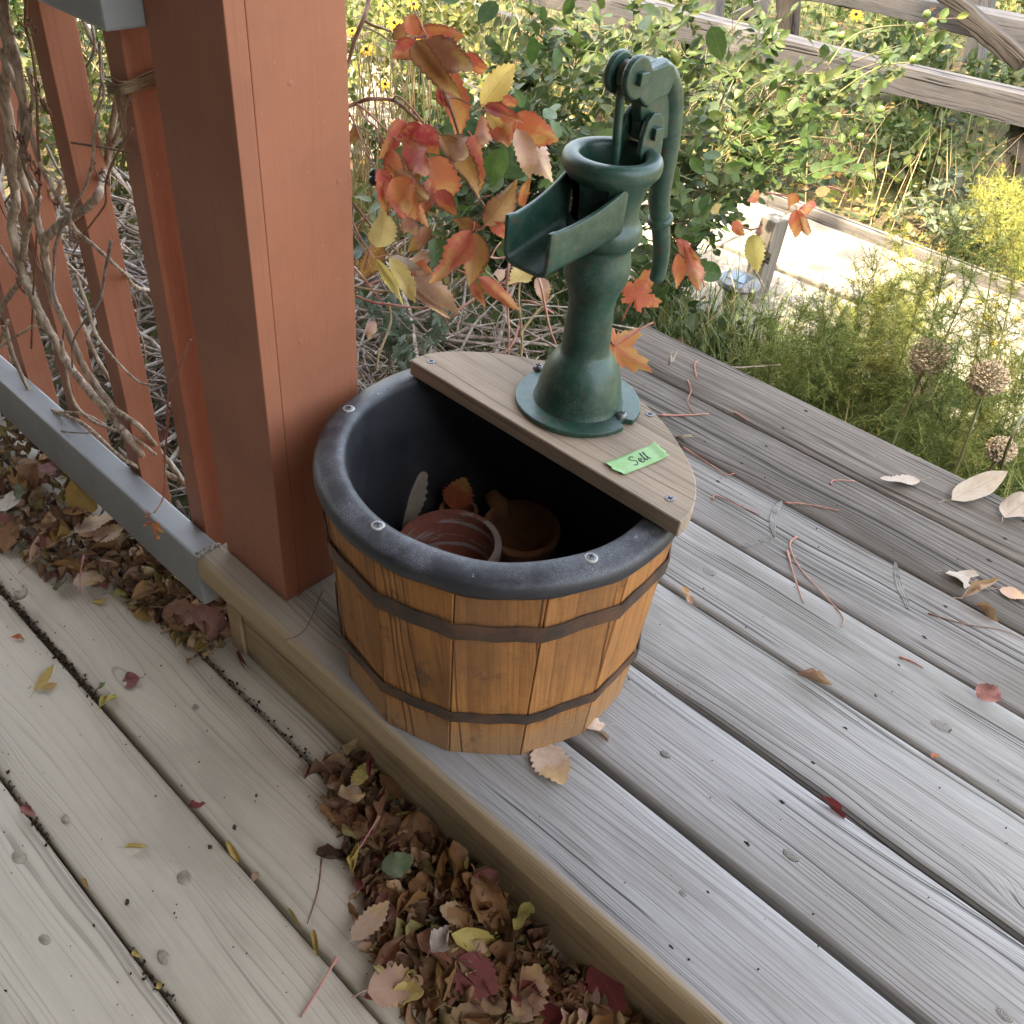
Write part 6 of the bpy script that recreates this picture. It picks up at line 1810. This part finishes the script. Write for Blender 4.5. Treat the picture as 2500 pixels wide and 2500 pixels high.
# yellow flowers at the top beside the post
def flower(p, base, R, seed, label):
    r = random.Random(seed); p = Vector(p); base = Vector(base)
    T = empty('yellow_flower', tuple(base), label=label, cat='flower', group='yellow daisy flowers beside the post')
    m = MB(); m.tube(smoothpath([base, base.lerp(p, .5) + Vector((.02, 0, .03)), p], 5), .0022, 5); obj('stalk', m.mesh('stalk', smooth=True), MAT['greenstem'], T)
    n = ((CAM - p).normalized() * .6 + Vector((r.uniform(-.3, .3), r.uniform(-.3, .3), .7))).normalized()
    a = n.orthogonal().normalized(); b = n.cross(a); m = MB()
    for k in range(11):
        an = 2 * PI * k / 11 + r.uniform(-.1, .1); d = a * math.cos(an) + b * math.sin(an); s = d.cross(n)
        L = R * r.uniform(.8, 1.1); dr = n * (-.25 * L)
        m.add([p + d * R * .22 - s * R * .06, p + d * L * .65 - s * R * .16, p + d * L + dr, p + d * L * .65 + s * R * .16, p + d * R * .22 + s * R * .06], [(0, 1, 2, 3, 4)])
    obj('petals', m.mesh('petals', recalc=False), MAT['petal'], T)
    m = MB(); m.lathe([(.0003, .3 * R), (.16 * R, .22 * R), (.25 * R, 0)], 10)
    o = obj('flower_centre', m.mesh('centre', smooth=True), MAT['seed_dark'], T, p); o.rotation_euler = n.to_track_quat('Z', 'Y').to_euler()
r = random.Random(17)
for i, (px, py, lab) in enumerate([(962, 55, 'brightest yellow flower right beside the post'), (935, 15, 'yellow flower at the very top beside the post'), (985, 60, 'yellow flower touching the brightest one'), (860, 75, 'orange-yellow flower half hidden by the post edge'), (895, 120, 'small yellow flower low beside the post'), (940, 205, 'faded orange flower under the arching red stem'), (1010, 10, 'yellow flower at the top above the red leaves'), (1035, 95, 'small yellow flower showing between the red leaves'), (1735, 240, 'yellow bloom blurred behind the pump handle'), (2090, 35, 'yellow bloom just under the upper fence rail')]):
    dp = r.uniform(2.5, 3.0) if i < 8 else 3.3
    p = at(px, py, dp); flower(p, (p.x + .03, p.y + .04, GZ), r.uniform(.020, .028), i, lab)

# straw-coloured stems standing beside the post
m = MB(); r = random.Random(33)
for i in range(110):
    px, py = r.uniform(870, 1120), r.uniform(60, 330); e = at(px, py, r.uniform(2.3, 3.2))
    b = Vector((e.x + r.uniform(-.12, .05), e.y + r.uniform(-.05, .1), GZ)); m.tube([b, b.lerp(e, .5) + Vector((r.uniform(-.02, .02), 0, 0)), e], [.0022, .0018, .0012], 4, cap=False)
setp(obj('dry_stems', m.mesh('stems', recalc=False), MAT['drystem']), label='dense straw-coloured dry stems standing behind the red leaves', cat='stems', kind='stuff')

# ground cover, fallen leaves, grass
def scatter(name, n, area, mat, leafs, L, label, seed, cat, hz=(0, .06), avoid=True, flat=.35):
    r = random.Random(seed); F = Foliage()
    for i in range(n):
        while True:
            x = r.uniform(area[0], area[1]); y = r.uniform(area[2], area[3])
            if avoid and 1.85 < y < 2.86: continue
            if y < 1.06 and x > -.02: continue
            break
        z = hills(x, y) + r.uniform(*hz)
        F.add(leafs[r.randrange(len(leafs))], [tmat(Vector((x, y, z)), r.uniform(*L), 1, r.uniform(0, 6.3), r.gauss(0, flat), r.gauss(0, flat))])
    setp(obj(name, F.mesh(name, mat)), label=label, cat=cat, kind='stuff')
lo = [simple(s + 40, .62, random.Random(s).uniform(-.2, .8), .3, 0, 3, 0, 0, .03) for s in range(5)]
scatter('ground_cover', 7000, (-5, 2.2, 1.1, 9.5), 'l_green_i', lo, (.03, .08), 'low green weeds covering the garden ground', 1, 'ground cover', (.0, .12), flat=.6)
scatter('ground_cover', 3500, (-4.5, .0, .3, 3.5), 'l_lime_i', lo, (.025, .06), 'low yellow-green weeds behind the railing and post', 2, 'ground cover', (.0, .22), flat=.6)
scatter('ground_cover', 900, (-1.3, -.05, .75, 1.5), 'l_green_i', leafA, (.02, .05), 'low green leaves among the stems behind the barrel', 6, 'ground cover', (.02, .30), flat=.7)
scatter('ground_cover', 1800, (-.6, 1.6, 1.05, 1.8), 'l_green_i', lo, (.015, .04), 'low green weeds between the platform and the path', 5, 'ground cover', (.0, .16), flat=.7)
scatter('fallen_leaves', 2600, (-2.5, 1.6, 1.8, 3.4), 'l_fall_i', lo, (.014, .042), 'small yellow leaves fallen on and beside the path', 3, 'leaf litter', (.028, .036), avoid=False, flat=.18)
scatter('fallen_leaves', 2200, (-5, 2, 2.9, 8), 'l_fall_i', lo, (.02, .045), 'yellow leaves fallen among the weeds beyond the path', 4, 'leaf litter', (.02, .10), flat=.4)
# grass blades near the platform edge and beyond
def grass(n, area, H, label, seed, mat='grass'):
    r = random.Random(seed); V = []; Fc = []
    for i in range(n):
        x = r.uniform(area[0], area[1]); y = r.uniform(area[2], area[3])
        if 1.87 < y < 2.86: continue
        p = Vector((x, y, hills(x, y))); a = r.uniform(0, 6.28); h = r.uniform(*H); l = r.uniform(.2, .9) * h
        d = Vector((math.cos(a) * l, math.sin(a) * l, 0)); s = Vector((-math.sin(a), math.cos(a), 0)) * r.uniform(.0012, .0026)
        b = len(V); m1 = p + d * .3 + Vector((0, 0, h * .6)); t = p + d + Vector((0, 0, h * .95))
        V.extend([tuple(p - s), tuple(p + s), tuple(m1 + s * .8), tuple(m1 - s * .8), tuple(t)]); Fc.extend([(b, b + 1, b + 2, b + 3), (b + 3, b + 2, b + 4)])
    me = bpy.data.meshes.new('grass'); me.from_pydata(V, [], Fc); me.materials.append(MAT[mat])
    setp(obj('grass', me), label=label, cat='grass', kind='stuff')
grass(5200, (-.5, 1.6, 1.04, 1.78), (.10, .34), 'fine green grass along the outer edge of the platform', 1)
grass(5000, (-4, 2, 2.9, 9), (.10, .35), 'long grass in the garden beyond the path', 2)
grass(1500, (-3.5, 1.0, 1.1, 3.6), (.15, .4), 'dry straw grass among the garden plants', 3, 'drystem')

# ================================================================== TALL TREE behind the house, unseen: added to dapple and dim the garden sun
tree = empty('added_shade_tree', (-.6, -4.2, GZ), label='tall leafy tree added unseen behind the house to dapple the sun', cat='tree')
r = random.Random(404)
m = MB(); m.tube(smoothpath([(-.6, -4.2, GZ), (-.55, -4.0, 2.5), (-.5, -3.3, 5.0), (-.5, -2.5, 7.4)], 5), [.22 - .008 * i for i in range(16)], 10)
limbs = []
for k in range(26):
    a = r.uniform(0, 6.28); e = Vector((-.6 + 4.2 * math.cos(a) * math.sqrt(r.random()), -2.1 + 2.6 * math.sin(a) * math.sqrt(r.random()), r.uniform(6.0, 8.6)))
    b = Vector((-.5, -3.3 + r.uniform(0, .8), r.uniform(4.8, 7.0))); P = smoothpath([b, b.lerp(e, .5) + Vector((0, 0, .3)), e], 4); limbs.append(P)
    m.tube(P, [.06 - .006 * i for i in range(len(P))], 6)
obj('trunk', m.mesh('trunk', smooth=True), MAT['bark'], tree)
F = Foliage()
for P in limbs:
    for i in range(60):
        q = P[r.randrange(3, len(P))] + Vector((r.gauss(0, .38), r.gauss(0, .38), r.gauss(0, .25)))
        F.add(lo[r.randrange(5)], [tmat(q, r.uniform(.10, .17), 1, r.uniform(0, 6.28), r.gauss(0, .5), r.gauss(0, .5))])
setp(obj('crown', F.mesh('crown', 'l_green_i'), None, tree), kind='stuff')

# unseen garden tree right of the frame, its crown added to shade fence and weeds
tree = empty('added_shade_tree', (3.4, 4.6, GZ), label='broad garden tree added unseen at the right to shade the fence', cat='tree')
m = MB(); m.tube(smoothpath([(3.4, 4.6, GZ), (3.3, 4.5, 2.2), (2.6, 4.0, 4.4), (1.6, 3.4, 6.0)], 5), [.24 - .008 * i for i in range(16)], 10)
limbs = []
for k in range(34):
    a = r.uniform(0, 6.28); q = math.sqrt(r.random()); e = Vector((-.9 + 4.2 * math.cos(a) * q, 1.9 + 2.0 * math.sin(a) * q, r.uniform(5.8, 7.4)))
    b = Vector((r.uniform(1.6, 2.6), r.uniform(3.4, 4.0), r.uniform(4.4, 6.2))); P = smoothpath([b, b.lerp(e, .5) + Vector((0, 0, .35)), e], 4); limbs.append(P)
    m.tube(P, [.06 - .006 * i for i in range(len(P))], 6)
obj('trunk', m.mesh('trunk', smooth=True), MAT['bark'], tree)
F = Foliage()
for P in limbs:
    for i in range(120):
        q = P[r.randrange(4, len(P))] + Vector((r.gauss(0, .42), r.gauss(0, .40), r.gauss(0, .25)))
        F.add(lo[r.randrange(5)], [tmat(q, r.uniform(.20, .33), 1, r.uniform(0, 6.28), r.gauss(0, .4), r.gauss(0, .4))])
setp(obj('crown', F.mesh('crown', 'l_green_i'), None, tree), kind='stuff')
